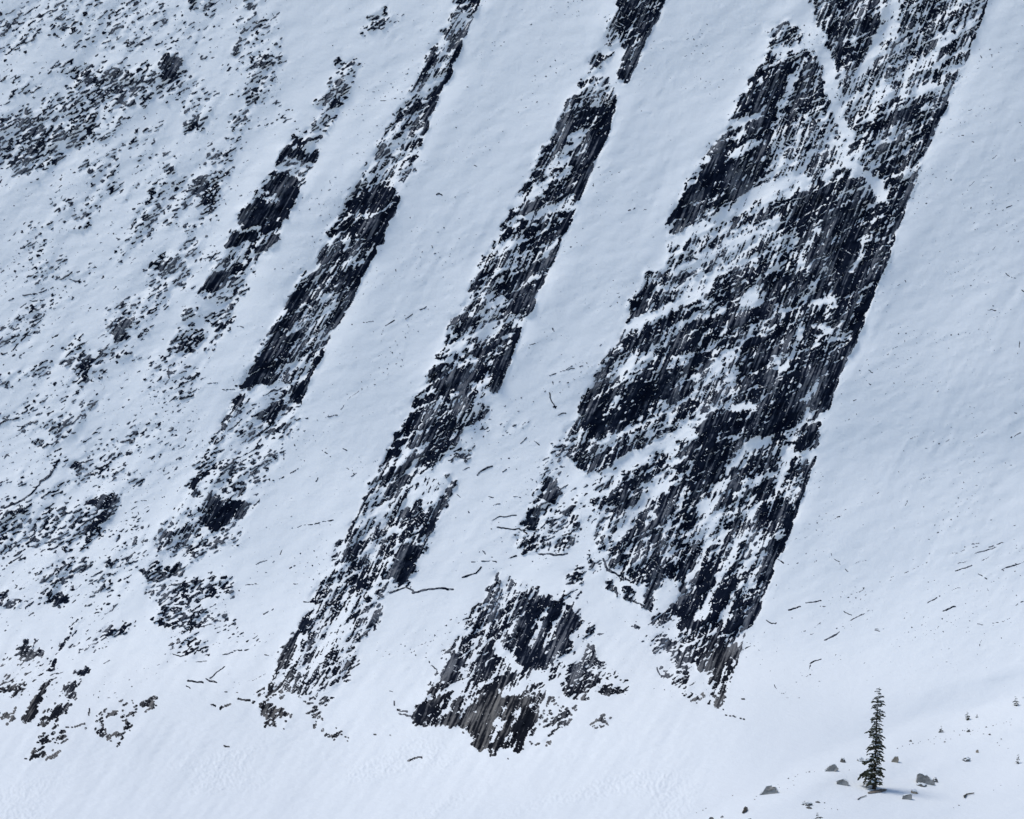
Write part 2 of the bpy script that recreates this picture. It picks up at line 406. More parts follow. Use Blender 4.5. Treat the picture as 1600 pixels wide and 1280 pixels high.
2,2|.05|5|6|b|215,450 295,395 290,460 230,470
2,2|.97|5|6|b|150,500 190,450 280,480 240,560 150,640
2,2|.9|5|5|s|-20,555 40,570 30,600 -20,590
2,2|.66|7|7|s|30,690 100,690 120,730 80,740
2,2|.5|7|7|s|-20,640 30,650 20,700
"""
# snow filled ledges and gullies: tile | share of rock left | width | centre line
GULLIES = """
p|.08|13|1142,197 1165,190 1192,178
p|.1|11|1138,238 1160,230 1190,222
p|.06|14|1080,322 1105,312 1130,302
p|.05|16|1098,368 1130,362 1165,355 1195,345
p|.05|18|1090,432 1130,420 1180,402
p|.05|16|1000,441 1040,432 1080,415 1150,390
p|.04|22|980,515 1010,500 1040,485 1080,468 1115,450
p|.08|14|1030,495 1070,485 1120,470
p|.1|12|1012,470 1050,460 1090,445
p|.08|14|1180,280 1220,268 1260,255
p|.08|12|1200,310 1250,295 1300,270
p|.1|13|1140,330 1200,318 1240,300
p|.1|12|1060,560 1100,545 1150,520
p|.12|12|1120,570 1160,540 1190,500
p|.12|12|1210,560 1250,540 1290,520
p|.12|11|950,590 985,570 1020,556
p|.12|11|1300,150 1350,130 1410,95
p|.12|11|1320,250 1370,225 1430,200
p|.12|11|1200,390 1240,372 1290,350
p|.12|12|860,245 890,225 920,205
p|.12|11|720,520 760,508 800,500
p|.12|11|640,640 690,622 740,600
p|.12|11|640,150 660,140 690,125
p|.12|11|560,340 590,330 615,318
p|.15|11|440,520 480,500 520,480
0,0|.1|20|1100,1070 1200,1080 1215,1110
0,0|.25|22|1060,1190 1180,1140 1290,1090
0,0|.2|22|1200,880 1290,930 1220,930
1,0|.2|25|490,130 560,100 620,80
1,0|.25|22|200,650 300,660 380,640
1,0|.15|25|260,725 380,700
1,0|.1|33|790,1040 870,1010 960,990 1100,960
1,0|.05|38|970,810 1020,760 1080,690 1120,660
1,0|.1|38|820,950 900,900 970,840
1,0|.05|30|1080,640 1150,610
1,0|.1|27|1010,820 1080,800
1,0|.2|30|1000,960 1090,940
1,0|.25|25|700,1170 780,1130 860,1100
1,0|.2|25|960,1200 1000,1130 1020,1090
1,0|.3|35|470,190 500,230 430,340 380,440
2,0|.03|85|600,200 650,240 680,300 700,400
2,0|.03|64|690,380 710,500 730,570 790,640
2,0|.12|56|790,640 740,740 800,780
2,0|.02|61|780,770 850,810 910,860 935,930
2,0|.1|56|420,240 520,220 600,200
2,0|.1|64|1010,-20 960,80 930,170 880,270 840,340
2,0|.2|43|1010,30 985,150
2,0|.04|25|570,280 520,360 480,470 430,610
2,0|.06|69|-40,1130 100,1060 200,1010 330,920 470,860 560,820
2,0|.3|43|330,930 480,880 620,850 740,760
2,0|.12|51|60,1220 180,1160 300,1110 360,1080
2,0|.1|27|230,590 300,560 370,540
2,0|.15|30|200,750 300,690 350,660
2,0|.08|33|1060,340 1170,250 1250,180 1350,110
2,0|.25|33|880,420 960,390 1060,330 1150,290
2,0|.2|48|1200,310 1290,320
2,0|.3|40|740,450 880,440 1040,440
2,0|.25|33|1060,440 1180,400 1240,400
2,0|.25|27|870,520 960,470 1080,420
2,0|.2|25|880,1100 840,1180 800,1270
2,0|.3|35|480,1170 430,1230 400,1280
2,0|.35|30|640,1080 560,1200 540,1270
1,1|.1|27|500,270 620,300 690,270 800,230 870,220
1,1|.1|21|440,410 550,410 620,400
1,1|.15|22|500,200 560,180 680,190
1,1|.1|35|700,170 760,120
1,1|.1|25|690,490 650,540 620,640
1,1|.05|48|1340,270 1430,200 1530,160 1600,120
1,1|.15|25|1480,80 1600,50
1,1|.3|40|1300,470 1350,420 1450,390 1550,270 1600,230
1,1|.2|25|1230,650 1300,590
1,1|.04|22|1190,790 1330,740 1450,690 1600,600
1,1|.01|56|1320,880 1430,830 1520,790 1640,750
1,1|.1|61|1290,1240 1360,1140 1430,1050 1500,960
1,1|.15|27|1430,1170 1520,1000 1570,930
1,1|.2|35|1500,1240 1570,1100 1610,1020
1,1|.1|30|1190,1040 1250,1020 1300,960
1,1|.12|30|90,1180 150,1080 200,1010
1,1|.15|25|150,1200 210,1100
2,1|.15|38|-20,130 60,80 150,20
2,1|.15|25|0,230 100,190 200,160
2,1|.25|51|60,570 130,480 220,380
2,1|.05|35|130,650 200,625 300,620 340,630
2,1|.25|30|0,720 60,690 130,650
2,1|.12|51|400,780 330,800 230,900 150,1050 90,1120
2,1|.03|43|450,1000 490,850 590,850 630,830
2,1|.1|20|330,990 360,970 430,930
2,1|.12|25|550,720 600,640
2,1|.08|30|630,140 700,110 720,150
2,1|.1|33|640,250 700,270
2,1|.15|24|720,310 790,290
2,1|.15|27|430,390 450,440 500,430
2,1|.15|25|580,600 610,540
2,1|.15|25|200,560 250,450
2,1|.12|24|510,400 540,320 560,260
2,1|.3|30|370,230 440,180 540,150
2,1|.3|25|540,200 600,80 640,20
2,1|.2|30|180,1240 260,1080 300,960
2,2|.15|30|30,180 90,60 130,-10
2,2|.12|35|90,330 160,180 220,60 250,-10
2,2|.15|27|190,350 260,190 310,80 330,10
2,2|.25|25|280,230 340,120 390,30
2,2|.2|20|160,700 200,600 240,520
2,2|.2|20|190,720 230,610 250,550
1,2|.08|48|760,690 850,670 930,600 960,630
1,2|.06|43|740,470 770,510 820,560
1,2|.2|22|890,470 930,360 950,300
1,2|.2|22|960,470 1000,380 1040,300
1,2|.12|25|660,640 740,590
1,2|.1|27|470,800 540,680 600,560 660,430
1,2|.15|22|560,790 620,680
1,2|.15|25|700,930 760,760
1,2|.1|35|870,930 920,830 950,740
1,2|.15|20|780,880 830,760
1,2|.02|95|1170,150 1230,230 1290,330 1370,430
0,2|.1|22|1470,440 1510,340 1560,300
0,2|.15|22|1360,560 1420,440
0,2|.12|38|1500,520 1560,400 1600,320
"""
# thin edges of rock that break the snow slabs: tile | width | how broken 0..1 | line
CRACKS = """
0,2|8|.2|700,215 760,190 840,180 930,165 1000,140
0,2|7|.3|760,290 850,270 940,250 1070,210
0,2|8|.2|770,370 850,350 930,330 1030,350
0,2|7|.3|850,400 940,380 1000,365
0,2|7|.2|820,450 880,440
0,2|7|.3|880,500 940,490
0,2|6|.3|910,545 970,540
0,2|8|.3|730,170 800,140 860,100 910,70
0,2|7|.3|0,805 40,790 65,785
1,0|7|0|445,912 460,908 472,915
1,0|4|.3|170,475 230,465 300,458
1,0|4|.3|1345,990 1380,975 1430,985
1,0|4|.7|830,505 900,505 930,515
1,0|3|.8|510,430 570,410 640,400
1,0|4|.4|620,770 640,785
1,0|4|.6|380,840 480,830
1,0|5|.2|1070,20 1090,5
1,0|4|.6|100,710 125,712
1,0|3|.6|560,490 640,500
2,0|4|.6|1290,640 1350,630 1390,610
2,0|5|.4|1350,662 1375,665
2,0|5|.3|1335,880 1365,850
2,0|5|.3|1410,830 1430,820
2,0|5|.3|1425,1185 1450,1175 1470,1155
2,0|5|.4|1345,1000 1355,970
2,0|5|.3|1455,740 1475,725
2,0|5|.3|1520,975 1545,960
2,0|4|.4|1310,910 1340,890
2,0|4|.4|1560,1100 1590,1095
2,0|4|.6|1370,1075 1395,1065
2,0|4|.6|1440,880 1465,865
2,0|4|.5|1485,950 1500,940
0,1|8|.2|40,130 90,105 180,95 250,70
0,1|7|.4|100,130 160,132 230,120
0,1|6|.2|320,30 350,38 390,38
0,1|9|.1|-30,390 10,380 60,360 130,280 200,210 210,190
0,1|7|.3|130,290 180,280
0,1|8|.2|790,450 795,490 800,505 870,492 930,482
0,1|5|.5|960,520 1040,512
0,1|5|.3|60,720 140,712
0,1|5|.3|5,845 45,855
0,1|10|0|20,1100 100,1062 150,1030 190,975 240,945 250,920
0,1|6|.3|1430,682 1500,686 1560,670 1590,660
0,1|6|.4|1270,975 1330,950 1390,920 1420,900
0,1|6|.3|1350,1200 1420,1180 1520,1165 1560,1155
0,1|6|.2|1478,975 1490,955
0,1|5|.3|1400,870 1425,880
0,1|5|.4|1510,830 1550,860
0,1|8|.3|1325,830 1330,870
0,1|6|.4|1040,545 1090,540 1110,548
0,1|6|.3|1105,248 1140,250
0,1|5|.6|640,1070 690,1060 770,1045
0,1|5|.5|640,1090 650,1130
0,1|5|.5|910,820 950,780 960,770
1,1|6|.1|105,228 150,222
1,1|7|.1|205,242 250,222
1,1|7|.1|300,212 350,185
1,1|5|.3|350,185 400,155
1,1|5|.5|185,320 200,255
1,1|5|.5|0,640 30,590 80,550 160,520
1,1|5|.4|100,668 120,660
1,1|6|0|10,820 25,832
1,1|5|.2|50,950 75,938
1,1|5|.4|70,910 100,912
1,1|5|.4|25,910 35,920
1,1|8|0|640,945 655,925 690,908 710,905
1,1|6|.1|840,800 870,770
1,1|6|.1|755,930 775,915
1,1|6|.1|805,1045 840,1048
1,1|6|.1|715,1088 745,1082
1,1|7|0|705,1157 740,1142 780,1138 820,1130
1,1|5|.4|670,1205 720,1190
1,1|6|.1|540,1035 556,1048
1,1|6|.4|570,920 600,910
1,1|5|.3|690,1045 720,1048
1,1|5|.3|660,1070 680,1068
1,1|6|.2|720,795 745,792
1,1|5|.2|905,785 930,805
1,1|6|.3|975,478 1030,460 1080,445 1130,435
1,1|6|.5|820,345 900,330 1000,310
1,1|6|.5|945,240 990,245 1000,280 1030,290
1,1|4|.6|1080,395 1160,380 1200,360
1,1|5|.6|1180,370 1260,290
1,1|8|.1|975,560 985,600 1005,630
1,1|8|0|990,625 1010,622
1,1|8|.1|1015,665 1045,655 1070,660
1,1|6|.6|740,760 830,750
1,1|5|.5|730,870 830,862
1,1|5|.4|850,955 900,965
1,1|5|.5|1040,450 1120,420
1,1|4|.7|240,130 310,110
1,1|7|0|730,1190 830,1200 870,1218
1,1|5|.5|870,1040 910,1042
2,1|6|0|870,455 892,470
2,1|6|0|870,515 882,520
2,1|5|.2|880,530 882,545
2,1|4|.4|745,568 772,570
2,1|4|.4|805,600 818,592
2,1|6|.65|670,1170 730,1140
2,1|8|0|720,1142 738,1140
2,1|7|.75|760,1110 830,1075 890,1045 980,985 1040,940
2,1|5|.6|1230,790 1250,775
2,1|5|.45|1310,795 1370,770 1440,720
2,1|6|.1|1540,770 1585,745
2,1|6|.1|1430,175 1475,175
2,1|6|.1|1510,0 1530,18 1560,25
2,1|7|.2|1590,80 1610,90
2,1|6|.5|1580,320 1570,380 1590,395
2,1|5|.4|1555,655 1590,655
2,1|5|.3|1425,1160 1450,1153
2,1|5|.5|1185,1222 1250,1188
2,1|5|.6|1235,675 1310,640
2,1|6|.4|1570,440 1560,460
2,1|5|.3|1540,1185 1560,1180
2,1|6|.3|1335,1272 1390,1262
2,1|6|.2|1430,1285 1510,1258
2,1|5|.6|1030,790 1110,760
2,1|5|.6|1030,1110 1060,1050 1090,1040
2,1|6|.4|1010,930 1040,945
2,1|5|.6|1110,970 1160,955
2,1|5|.5|1530,900 1550,895
0,2|6|.1|1200,85 1250,65
0,2|5|.2|1270,80 1310,50 1320,20
0,2|7|.2|1355,105 1385,88
0,2|6|.1|1235,320 1280,295
0,2|5|.4|1350,178 1395,180
0,2|6|.3|1150,180 1210,175
0,2|8|.1|800,505 850,520 870,512
0,2|7|.2|1040,508 1090,500
0,2|7|.1|1095,492 1160,482
0,2|9|0|880,632 950,640
0,2|8|0|960,620 985,635 1015,640
0,2|9|0|985,620 1020,590 1050,565
0,2|6|.2|875,655 895,668
0,2|6|.2|865,600 885,625
0,2|7|.2|985,742 1010,748
0,2|7|.1|1030,765 1050,750 1080,742
0,2|8|.1|1050,687 1110,685
0,2|6|.2|1120,720 1180,725
0,2|6|.4|1240,510 1280,520
0,2|6|.3|1180,630 1240,600
0,2|6|.5|440,570 470,565
0,2|6|.3|310,850 350,850 400,832
0,2|5|.5|400,860 420,760
0,2|7|.2|400,470 450,460 500,430
0,2|7|.3|440,490 520,465
0,2|6|.4|480,560 525,525
0,2|6|.5|1050,935 1110,940
0,2|7|.1|1420,262 1500,262
1,2|11|0|230,218 270,205 300,193 338,210
1,2|11|0|338,222 370,212 400,205 460,198 525,204
1,2|8|0|568,146 600,138 630,130 655,100
1,2|7|.2|608,75 660,72 740,74
1,2|5|.3|665,20 690,45 710,55
1,2|6|.3|360,515 400,525
1,2|7|.2|410,545 450,580
1,2|5|.4|370,465 400,450
1,2|8|.1|265,770 310,778
1,2|7|.2|270,785 330,800
1,2|5|.6|225,670 250,690 250,760
1,2|6|.4|300,1015 340,995 375,990
1,2|5|.6|150,880 230,890
1,2|10|0|925,40 970,38 1030,40 1060,35
1,2|8|.2|780,60 850,40
1,2|13|0|1225,60 1245,105 1280,130 1350,162
1,2|12|0|1350,250 1410,275 1450,312
1,2|8|.1|1180,425 1230,405
1,2|8|0|1480,570 1490,605 1530,620
1,2|6|.3|1150,260 1155,275
2,2|8|.1|205,795 240,797
2,2|6|.3|240,800 290,808
2,2|6|.1|280,487 310,470 340,465
2,2|6|.1|440,60 460,72 480,86
2,2|9|0|498,302 555,285
2,2|8|0|580,266 650,255
2,2|6|.1|755,305 770,318 795,325
2,2|7|0|790,350 850,318
2,2|7|0|670,443 735,403
2,2|7|0|598,550 650,532
2,2|6|.2|590,580 600,555
2,2|6|.3|580,615 630,592
2,2|5|.2|432,650 455,692 475,692
2,2|6|0|1280,122 1360,88
2,2|6|0|1370,38 1470,5
2,2|6|.2|1280,85 1330,70
2,2|7|0|1495,112 1600,75
2,2|8|.1|1385,130 1410,145 1430,158
2,2|9|0|1225,305 1280,285
2,2|6|.2|1172,388 1190,392 1205,370
2,2|6|.55|1150,268 1250,210 1350,185
2,2|6|.6|750,250 850,210 960,155 1090,105
2,2|4|.6|1090,105 1180,65 1280,30
2,2|4|.7|835,395 990,385
2,2|6|.5|1310,340 1400,368 1460,375
2,2|6|.3|1450,362 1500,355 1540,335
2,2|5|.4|1010,430 1060,400
2,2|7|.1|690,30 705,60 735,75
2,2|5|.4|735,85 775,120
2,2|8|.3|555,190 570,192
2,2|8|.2|600,412 615,415
2,2|8|.3|645,280 665,282
2,2|5|.4|1415,410 1422,440
2,2|6|.1|1555,282 1600,258
2,2|5|.3|630,372 665,348 690,350
2,2|5|.5|560,405 620,380
2,2|6|.2|530,88 550,78
2,2|6|.4|620,80 650,62
2,2|7|.3|870,305 890,300
2,2|8|.2|395,350 420,360 440,360
2,2|5|.3|1300,265 1330,268
2,2|5|.3|440,495 490,462
2,2|6|.3|280,715 310,720
2,2|5|.5|810,80 860,70
2,2|5|.5|1560,10 1600,0
2,2|5|.5|1400,70 1440,52
2,2|5|.5|1150,170 1190,158
2,2|5|.5|1380,285 1410,262
2,2|6|.3|900,395 925,397
2,2|6|.5|1390,470 1400,440
2,2|5|.4|1280,40 1330,15 1380,0
"""
# smooth snow slabs with clean edges along the bands (picture units, applied last)
SLABS = """
0|1562,-60 1545,0 1535,30 1522,66 1509,100 1493,133 1480,167 1466,197 1450,233 1436,270 1420,317 1403,360 1386,414 1380,427 1366,460 1350,503 1333,547 1316,581 1303,617 1296,640 1285,648 1283,675 1279,705 1266,744 1246,800 1228,854 1213,883 1199,920 1189,950 1176,976 1166,988 1159,1013 1152,1036 1142,1066 1132,1097 1127,1106 2100,1106 2100,-60
0|1060,-60 1033,20 1012,60 998,92 988,120 975,140 966,162 960,180 950,213 933,247 917,284 903,320 890,354 876,380 867,410 856,427 843,457 830,490 816,511 806,544 793,577 780,614 900,560 1000,420 1050,330 1100,190 1150,60 1170,-60
0|760,-60 752,0 740,30 726,63 713,97 706,117 690,147 673,180 670,200 660,222 700,300 800,120 900,-60
0|625,310 619,331 603,357 600,380 583,404 570,427 553,467 543,487 533,500 515,545 503,560 490,584 480,607 470,640 560,640 640,440 660,330
"""
def parse(txt):
    out = []
    for ln in txt.strip().splitlines():
        f = ln.split('|')
        pts = [tuple(float(v) for v in p.split(',')) for p in f[-1].split()]
        out.append((f[:-1], pts))
    return out

def to_face(tile, pts):
    if tile == 'p': return pts
    i, j = (int(v) for v in tile.split(','))
    k = 534.0 / 1600.0
    return [(i * 533.0 + x * k, (0, 427, 853)[j] + y * k) for x, y in pts]

def box_of(pts, pad):
    xs = [p[0] for p in pts]; ys = [p[1] for p in pts]
    i0 = np.searchsorted(AX, min(xs) - pad); i1 = np.searchsorted(AX, max(xs) + pad)
    j0 = np.searchsorted(AY, min(ys) - pad); j1 = np.searchsorted(AY, max(ys) + pad)
    return slice(j0, j1), slice(i0, i1)

def seg_dist(px, py, a, b):
    vx, vy = b[0] - a[0], b[1] - a[1]
    L = vx * vx + vy * vy + 1e-9
    t = np.clip(((px - a[0]) * vx + (py - a[1]) * vy) / L, 0, 1)
    return np.hypot(px - a[0] - t * vx, py - a[1] - t * vy)

def poly_sd(px, py, pts):
    """signed distance, positive inside"""
    ins = np.zeros(px.shape, bool); d = np.full(px.shape, 1e9, np.float32)
    n = len(pts)
    for k in range(n):
        a = pts[k]; b = pts[(k + 1) % n]
        d = np.minimum(d, seg_dist(px, py, a, b))
        if a[1] != b[1]:
            c = ((a[1] > py) != (b[1] > py)) & (px < (b[0] - a[0]) * (py - a[1]) / (b[1] - a[1]) + a[0])
            ins ^= c
    return np.where(ins, d, -d)

def line_dist(px, py, pts):
    d = np.full(px.shape, 1e9, np.float32)
    for a, b in zip(pts[:-1], pts[1:]):
        d = np.minimum(d, seg_dist(px, py, a, b))
    return d

# ragged edges: two noise fields that shift the outlines a little
WX = rnoise(X, Y, 30, 26, 14, 3) + 0.6 * rnoise(X, Y, 50, 11, 6, 4) + .3 * rnoise(X, Y, 0, 5, 4, 5)
WY = rnoise(X, Y, 30, 26, 14, 6) + 0.6 * rnoise(X, Y, 50, 11, 6, 7) + .3 * rnoise(X, Y, 0, 5, 4, 8)

D = np.zeros_like(X)                       # share of rock
B = np.zeros_like(X)                       # 1 on the banded cliffs, 0 on broken scattered rock
for f, pts in parse(AREAS):
    P = to_face(f[0], pts)
    val, feather, rag, band = float(f[1]), float(f[2]), float(f[3]), f[4] == 'b'
    sl = box_of(P, feather + rag * 2)
    sd = poly_sd(X[sl] + WX[sl] * rag, Y[sl] + WY[sl] * rag, P)
    m = smooth(sd / feather * 0.5 + 0.5)
    D[sl] = D[sl] * (1 - m) + val * m
    if band:
        B[sl] = np.maximum(B[sl], m)
for f, pts in parse(GULLIES):
    P = to_face(f[0], pts)
    val, w = float(f[1]), float(f[2]) / 3.0 * (.38 if float(f[2]) > 50 else .47)
    sl = box_of(P, w * 2 + 14)
    d = line_dist(X[sl] + WX[sl] * 7, Y[sl] + WY[sl] * 7, P)
    m = smooth((w + 3.5 - d) / 7.0)
    D[sl] = D[sl] * (1 - m) + np.minimum(D[sl], val) * m
slabm = np.zeros_like(X)
for f, pts in parse(SLABS):
    sl = box_of(pts, 4)
    sd = poly_sd(X[sl] + WX[sl] * 1.5, Y[sl] + WY[sl] * 1.5, pts)
    m = smooth(sd / 2.0 + 0.5)
    D[sl] *= 1 - m
    slabm[sl] = np.maximum(slabm[sl], m)
    B[sl] *= 1 - m

# the bands end in an unbroken dark wall under the crisp edge of each slab
# (AX, AY are even over the picture, so a blur in cells is a blur in picture units)
def blur_rows(A, r):
    c = np.cumsum(np.pad(A, ((r + 1, r), (0, 0)), mode='edge'), axis=0)
    A = (c[2 * r + 1:] - c[:-2 * r - 1]) / (2 * r + 1)
    c = np.cumsum(np.pad(A, ((0, 0), (r + 1, r)), mode='edge'), axis=1)
    return (c[:, 2 * r + 1:] - c[:, :-2 * r - 1]) / (2 * r + 1)
wall = smooth(blur_rows(slabm.astype(np.float64), 7) * 9) * (slabm < .5) * smooth((D - .35) * 5) * smooth(rnoise(X, Y, 66, 70, 40, 38) * 2 + .9)
D = (D + (np.maximum(D, .97) - D) * wall).astype(np.float32)
# lower ends are solid streaky slabs
D = np.where(Y > 860, D + .10 * smooth(D * 3) * smooth((.97 - D) * 6) * smooth((Y - 860) / 60), D).astype(np.float32)
# thin scatter of rock over the whole broken left side
left_w = smooth((np.interp(Y, [0, 900, 1150], [470, 250, 60]) - X) / 60.0) * smooth((1130 - Y) / 60.0)
sc = rnoise(X, Y, 28, 150, 60, 36) + .7 * rnoise(X, Y, 28, 60, 22, 37)
D = np.maximum(D, left_w * (.035 + .2 * smooth(sc * 1.8 - .1)))
# the face goes on beyond the picture: bands run on upwards, the broken ground to the left
j0 = np.searchsorted(AY, 3.0)
for j in range(NY):
    if AY[j] < 3.0:
        sh = (3.0 - AY[j]) * 0.45
        D[j] = np.interp(AX - sh, AX, D[j0]); B[j] = np.interp(AX - sh, AX, B[j0])
i0 = np.searchsorted(AX, 4.0)
for i in range(i0):
    src = np.searchsorted(AX, min(4.0 + (4.0 - AX[i]), 400))
    D[:, i] = D[:, src]; B[:, i] = B[:, src]

# coordinates that follow the bedding: Q across the bands, Pv along them
Q = X.copy()
for _ in range(6):
    k = np.interp(Q, [0, 370, 745, 1300, 2000], [.62, .585, .45, .377, .33]).astype(np.float32)
    Q = X + (Y - 640) * k
Pv = -Y * 1.12

def bed(lp, lq, seed):
    return perlin(Q * .9 / lq + 7.7 * seed, Pv / lp + 3.1 * seed, seed)

FX, FY = X * 1.22, Y * 1.22
def bedf(lp, lq, seed): return bed(lp / 1.22, lq / 1.22, seed)
nb = (.5 * rnoise(X, Y, 27, 40, 12, 11) + .95 * rnoise(FX, FY, 28, 16, 4.6, 12) + .85 * rnoise(FX, FY, 34, 9, 3.2, 13)
      + .35 * bedf(30, 6, 14) + .3 * rnoise(FX, FY, 20, 5, 3.0, 15))
ledge = 1 - np.clip(np.abs(rnoise(X + 4 * WX, Y + 4 * WY, 28, 150, 11, 20) + .22 * rnoise(FX, FY, 33, 26, 7, 28)) * 6.0, 0, 1)
chute = 1 - np.clip(np.abs(bed(90, 8, 27) + .2 * WX) * 4.5, 0, 1)
nsn = (1.15 * ledge + .5 * chute + .35 * rnoise(X, Y, 32, 40, 13, 21) + .4 * rnoise(FX, FY, 32, 17, 5, 22) + .7 * bedf(60, 5.0, 23)
       + .8 * bedf(32, 3.2, 24) + .34 * rnoise(FX, FY, 28, 9, 3.2, 25) + .2 * rnoise(FX, FY, 50, 5, 2.8, 26))
core = (slice(60, NY - 60, 3), slice(60, NX - 60, 3))
NB = uniformise(nb, nb[core]); NS = uniformise(nsn, nsn[core])
N = NB * (1 - B) + NS * B
DD = np.where(B > .5, D - .08 * smooth(D * 2) * smooth((.985 - D) * 5), D * .96)
R = DD - N - .012
R = np.where(D < 0.02, -0.4, R).astype(np.float32)
brk = rnoise(X, Y, 20, 14, 12, 31) + .8 * rnoise(X, Y, 20, 5, 5, 32)
brk = uniformise(brk, brk[core])
for f, pts in parse(CRACKS):
    P = to_face(f[0], pts)
    w, br = float(f[1]) / 3.0 * ((0.21 if f[0][0] == '2' else .28) + (.08 if f[2] == '0' else 0)), float(f[2]) + (.12 if float(f[2]) > .05 else 0)
    sl = box_of(P, 14)
    d = line_dist(X[sl] + WX[sl] * 1.6, Y[sl] + WY[sl] * 1.6, P)
    taper = 0.8 + 0.8 * (WX[sl] * .5)
    rc = np.clip((w * taper + .35 - d) * .12, -.4, .10)
    rc = np.where(brk[sl] < br, -.4 * smooth((br - brk[sl]) * 8) + rc * (1 - smooth((br - brk[sl]) * 8)), rc)
    R[sl] = np.maximum(R[sl], rc)

# tiny stones and rock points that just break the snow
sp1 = uniformise(rnoise(X, Y, 20, 5.5, 3, 33), rnoise(X, Y, 20, 5.5, 3, 33)[core])
sp2 = rnoise(X, Y, 25, 120, 45, 34) + .6 * rnoise(X, Y, 25, 40, 14, 35)
spk = (sp1 - (.996 - .03 * smooth(sp2 * 1.6 - .2))) * 9 * smooth((1090 - Y) / 40)
R = np.maximum(R, np.clip(spk, -.4, .06)).astype(np.float32)
# ------------------------------------------------------------------ relief (metres towards the viewer)
MPP = (LAM / FPX)[:, None]
M = blur_rows(blur_rows((B * smooth(D * 2)).astype(np.float64), 5), 5)
Mh = M.copy()
for _ in range(2):                          # even out along the bands
    c = np.cumsum(np.pad(M, ((46, 45), (0, 0)), mode='edge'), axis=0); M = (c[91:] - c[:-91]) / 91
saw = np.zeros_like(X, dtype=np.float64)
h = np.zeros(NY)
for i in range(1, NX):
    dx = AX[i] - AX[i - 1]
    h = h + dx * 0.07 * 0.26 * M[:, i] - np.minimum(h * min(1.0, dx / 240.0), dx * .07 * .11)
    saw[:, i] = h
rockzone = blur_rows(np.clip(D * 1.6, 0, 1).astype(np.float64), 3)
face_w = smooth((1150 - Y) / 120.0)
big = (1.1 * bed(260, 60, 41) + .7 * rnoise(X, Y, 30, 120, 50, 42)) * blur_rows(blur_rows(rockzone, 25), 25)
mid = (.45 * rnoise(X, Y, 32, 44, 17, 43) + .4 * bed(90, 14, 44) + .22 * rnoise(X, Y, 25, 16, 8, 45)) * rockzone
snow_u = (.2 * rnoise(X, Y, 62, 340, 110, 51) + .05 * rnoise(X, Y, 60, 120, 34, 52)
          + .05 * rnoise(X, Y, 25, 44, 15, 53) + .045 * rnoise(X, Y, 62, 70, 12, 50) * smooth(rnoise(X, Y, 60, 260, 90, 49) * 2) + .022 * rnoise(X, Y, 30, 18, 7, 54) + .006 * rnoise(X, Y, 10, 6, 4, 55))
runnel_w = smooth((Y - 930) / 120.0) * smooth((1250 - X) / 200.0)
runnels = runnel_w * (.3 * rnoise(X, Y, 50, 170, 46, 56) + .16 * rnoise(X, Y, 54, 80, 15, 57) + .07 * rnoise(X, Y, 22, 24, 9, 58) + .045 * rnoise(X, Y, 20, 10, 5, 59))
light_tilt = smooth((Y - 1000) / 170.0) * (12 * smooth((560 - X) / 620.0) + 9 * smooth((X - 420) / 760.0) * smooth((1560 - X) / 420.0))  # invented ground tilt: brightens the apron centre, dims the lower left
debris = smooth((Y - 1120) / 60.0) * smooth((1180 - X) / 150.0) * smooth(rnoise(X, Y, 20, 160, 50, 63) * 2 - .1) * (.26 * np.abs(rnoise(X, Y, 15, 10, 5, 64)) + .12 * rnoise(X, Y, 15, 5, 3.2, 65))
CREST = [(900, 1420), (1090, 1305), (1170, 1262), (1240, 1225), (1310, 1191), (1400, 1166), (1500, 1141), (1600, 1116), (1800, 1060), (2050, 980)]
cy = np.interp(AX, [p[0] for p in CREST], [p[1] for p in CREST])[None, :].astype(np.float32)
below = (Y - cy) + 6 * rnoise(X, Y, 20, 90, 30, 61)
moraine = 3.0 * smooth((below + 34) / 60.0) + .35 * rnoise(X, Y, 15, 90, 26, 62) * smooth(below / 30.0) + .5 * smooth(below / 120) - 1.3 * smooth((below + 80) / 50) * smooth((X - 1250) / 200)
SNOW = saw + big + mid + snow_u + runnels + moraine + light_tilt + debris
SNOW = SNOW + .07 * np.tanh(np.clip(-R, 0, 1) * 7) * rockzone
lump = np.abs(bed(60, 8, 71)) * .5 + np.abs(bed(26, 4, 72)) * .3 + .25 * rnoise(X, Y, 30, 12, 6, 73)
near = np.clip(blur_rows(slabm.astype(np.float64), 7) * 2, 0, 1)
proud = 1 - .85 * smooth(near)
ROCK = SNOW + .13 * np.tanh(R * 7) * (1 - .5 * smooth(near)) + smooth(R * 4) * lump * .26 * proud

# grey and dark beds of the rock
tn = .9 * bed(70, 4.2, 81) + .7 * bed(30, 2.6, 82) + .8 * bed(120, 24, 83) + .45 * rnoise(X, Y, 40, 40, 26, 84) + .3 * rnoise(X, Y, 30, 6, 3, 85)
TONE = uniformise(tn, tn[core])
WARM = (.75 * smooth((Y - 960 + 110 * rnoise(X, Y, 0, 120, 70, 86)) / 230.0)).astype(np.float32)
TONE = np.clip(TONE + .2 * (1 - B) * smooth((1 - D) * 2), 0, 1)
DUST = np.clip(1.0 - D, 0, .5) * B + .32 * (1 - B)

def coords(H):
    l = LAM[:, None] - H
    return np.stack([l * (X - 800) / FPX, l * DIRY[:, None], l * DIRZ[:, None]], -1).astype(np.float32)
PS = coords(SNOW)
PR = coords(ROCK)

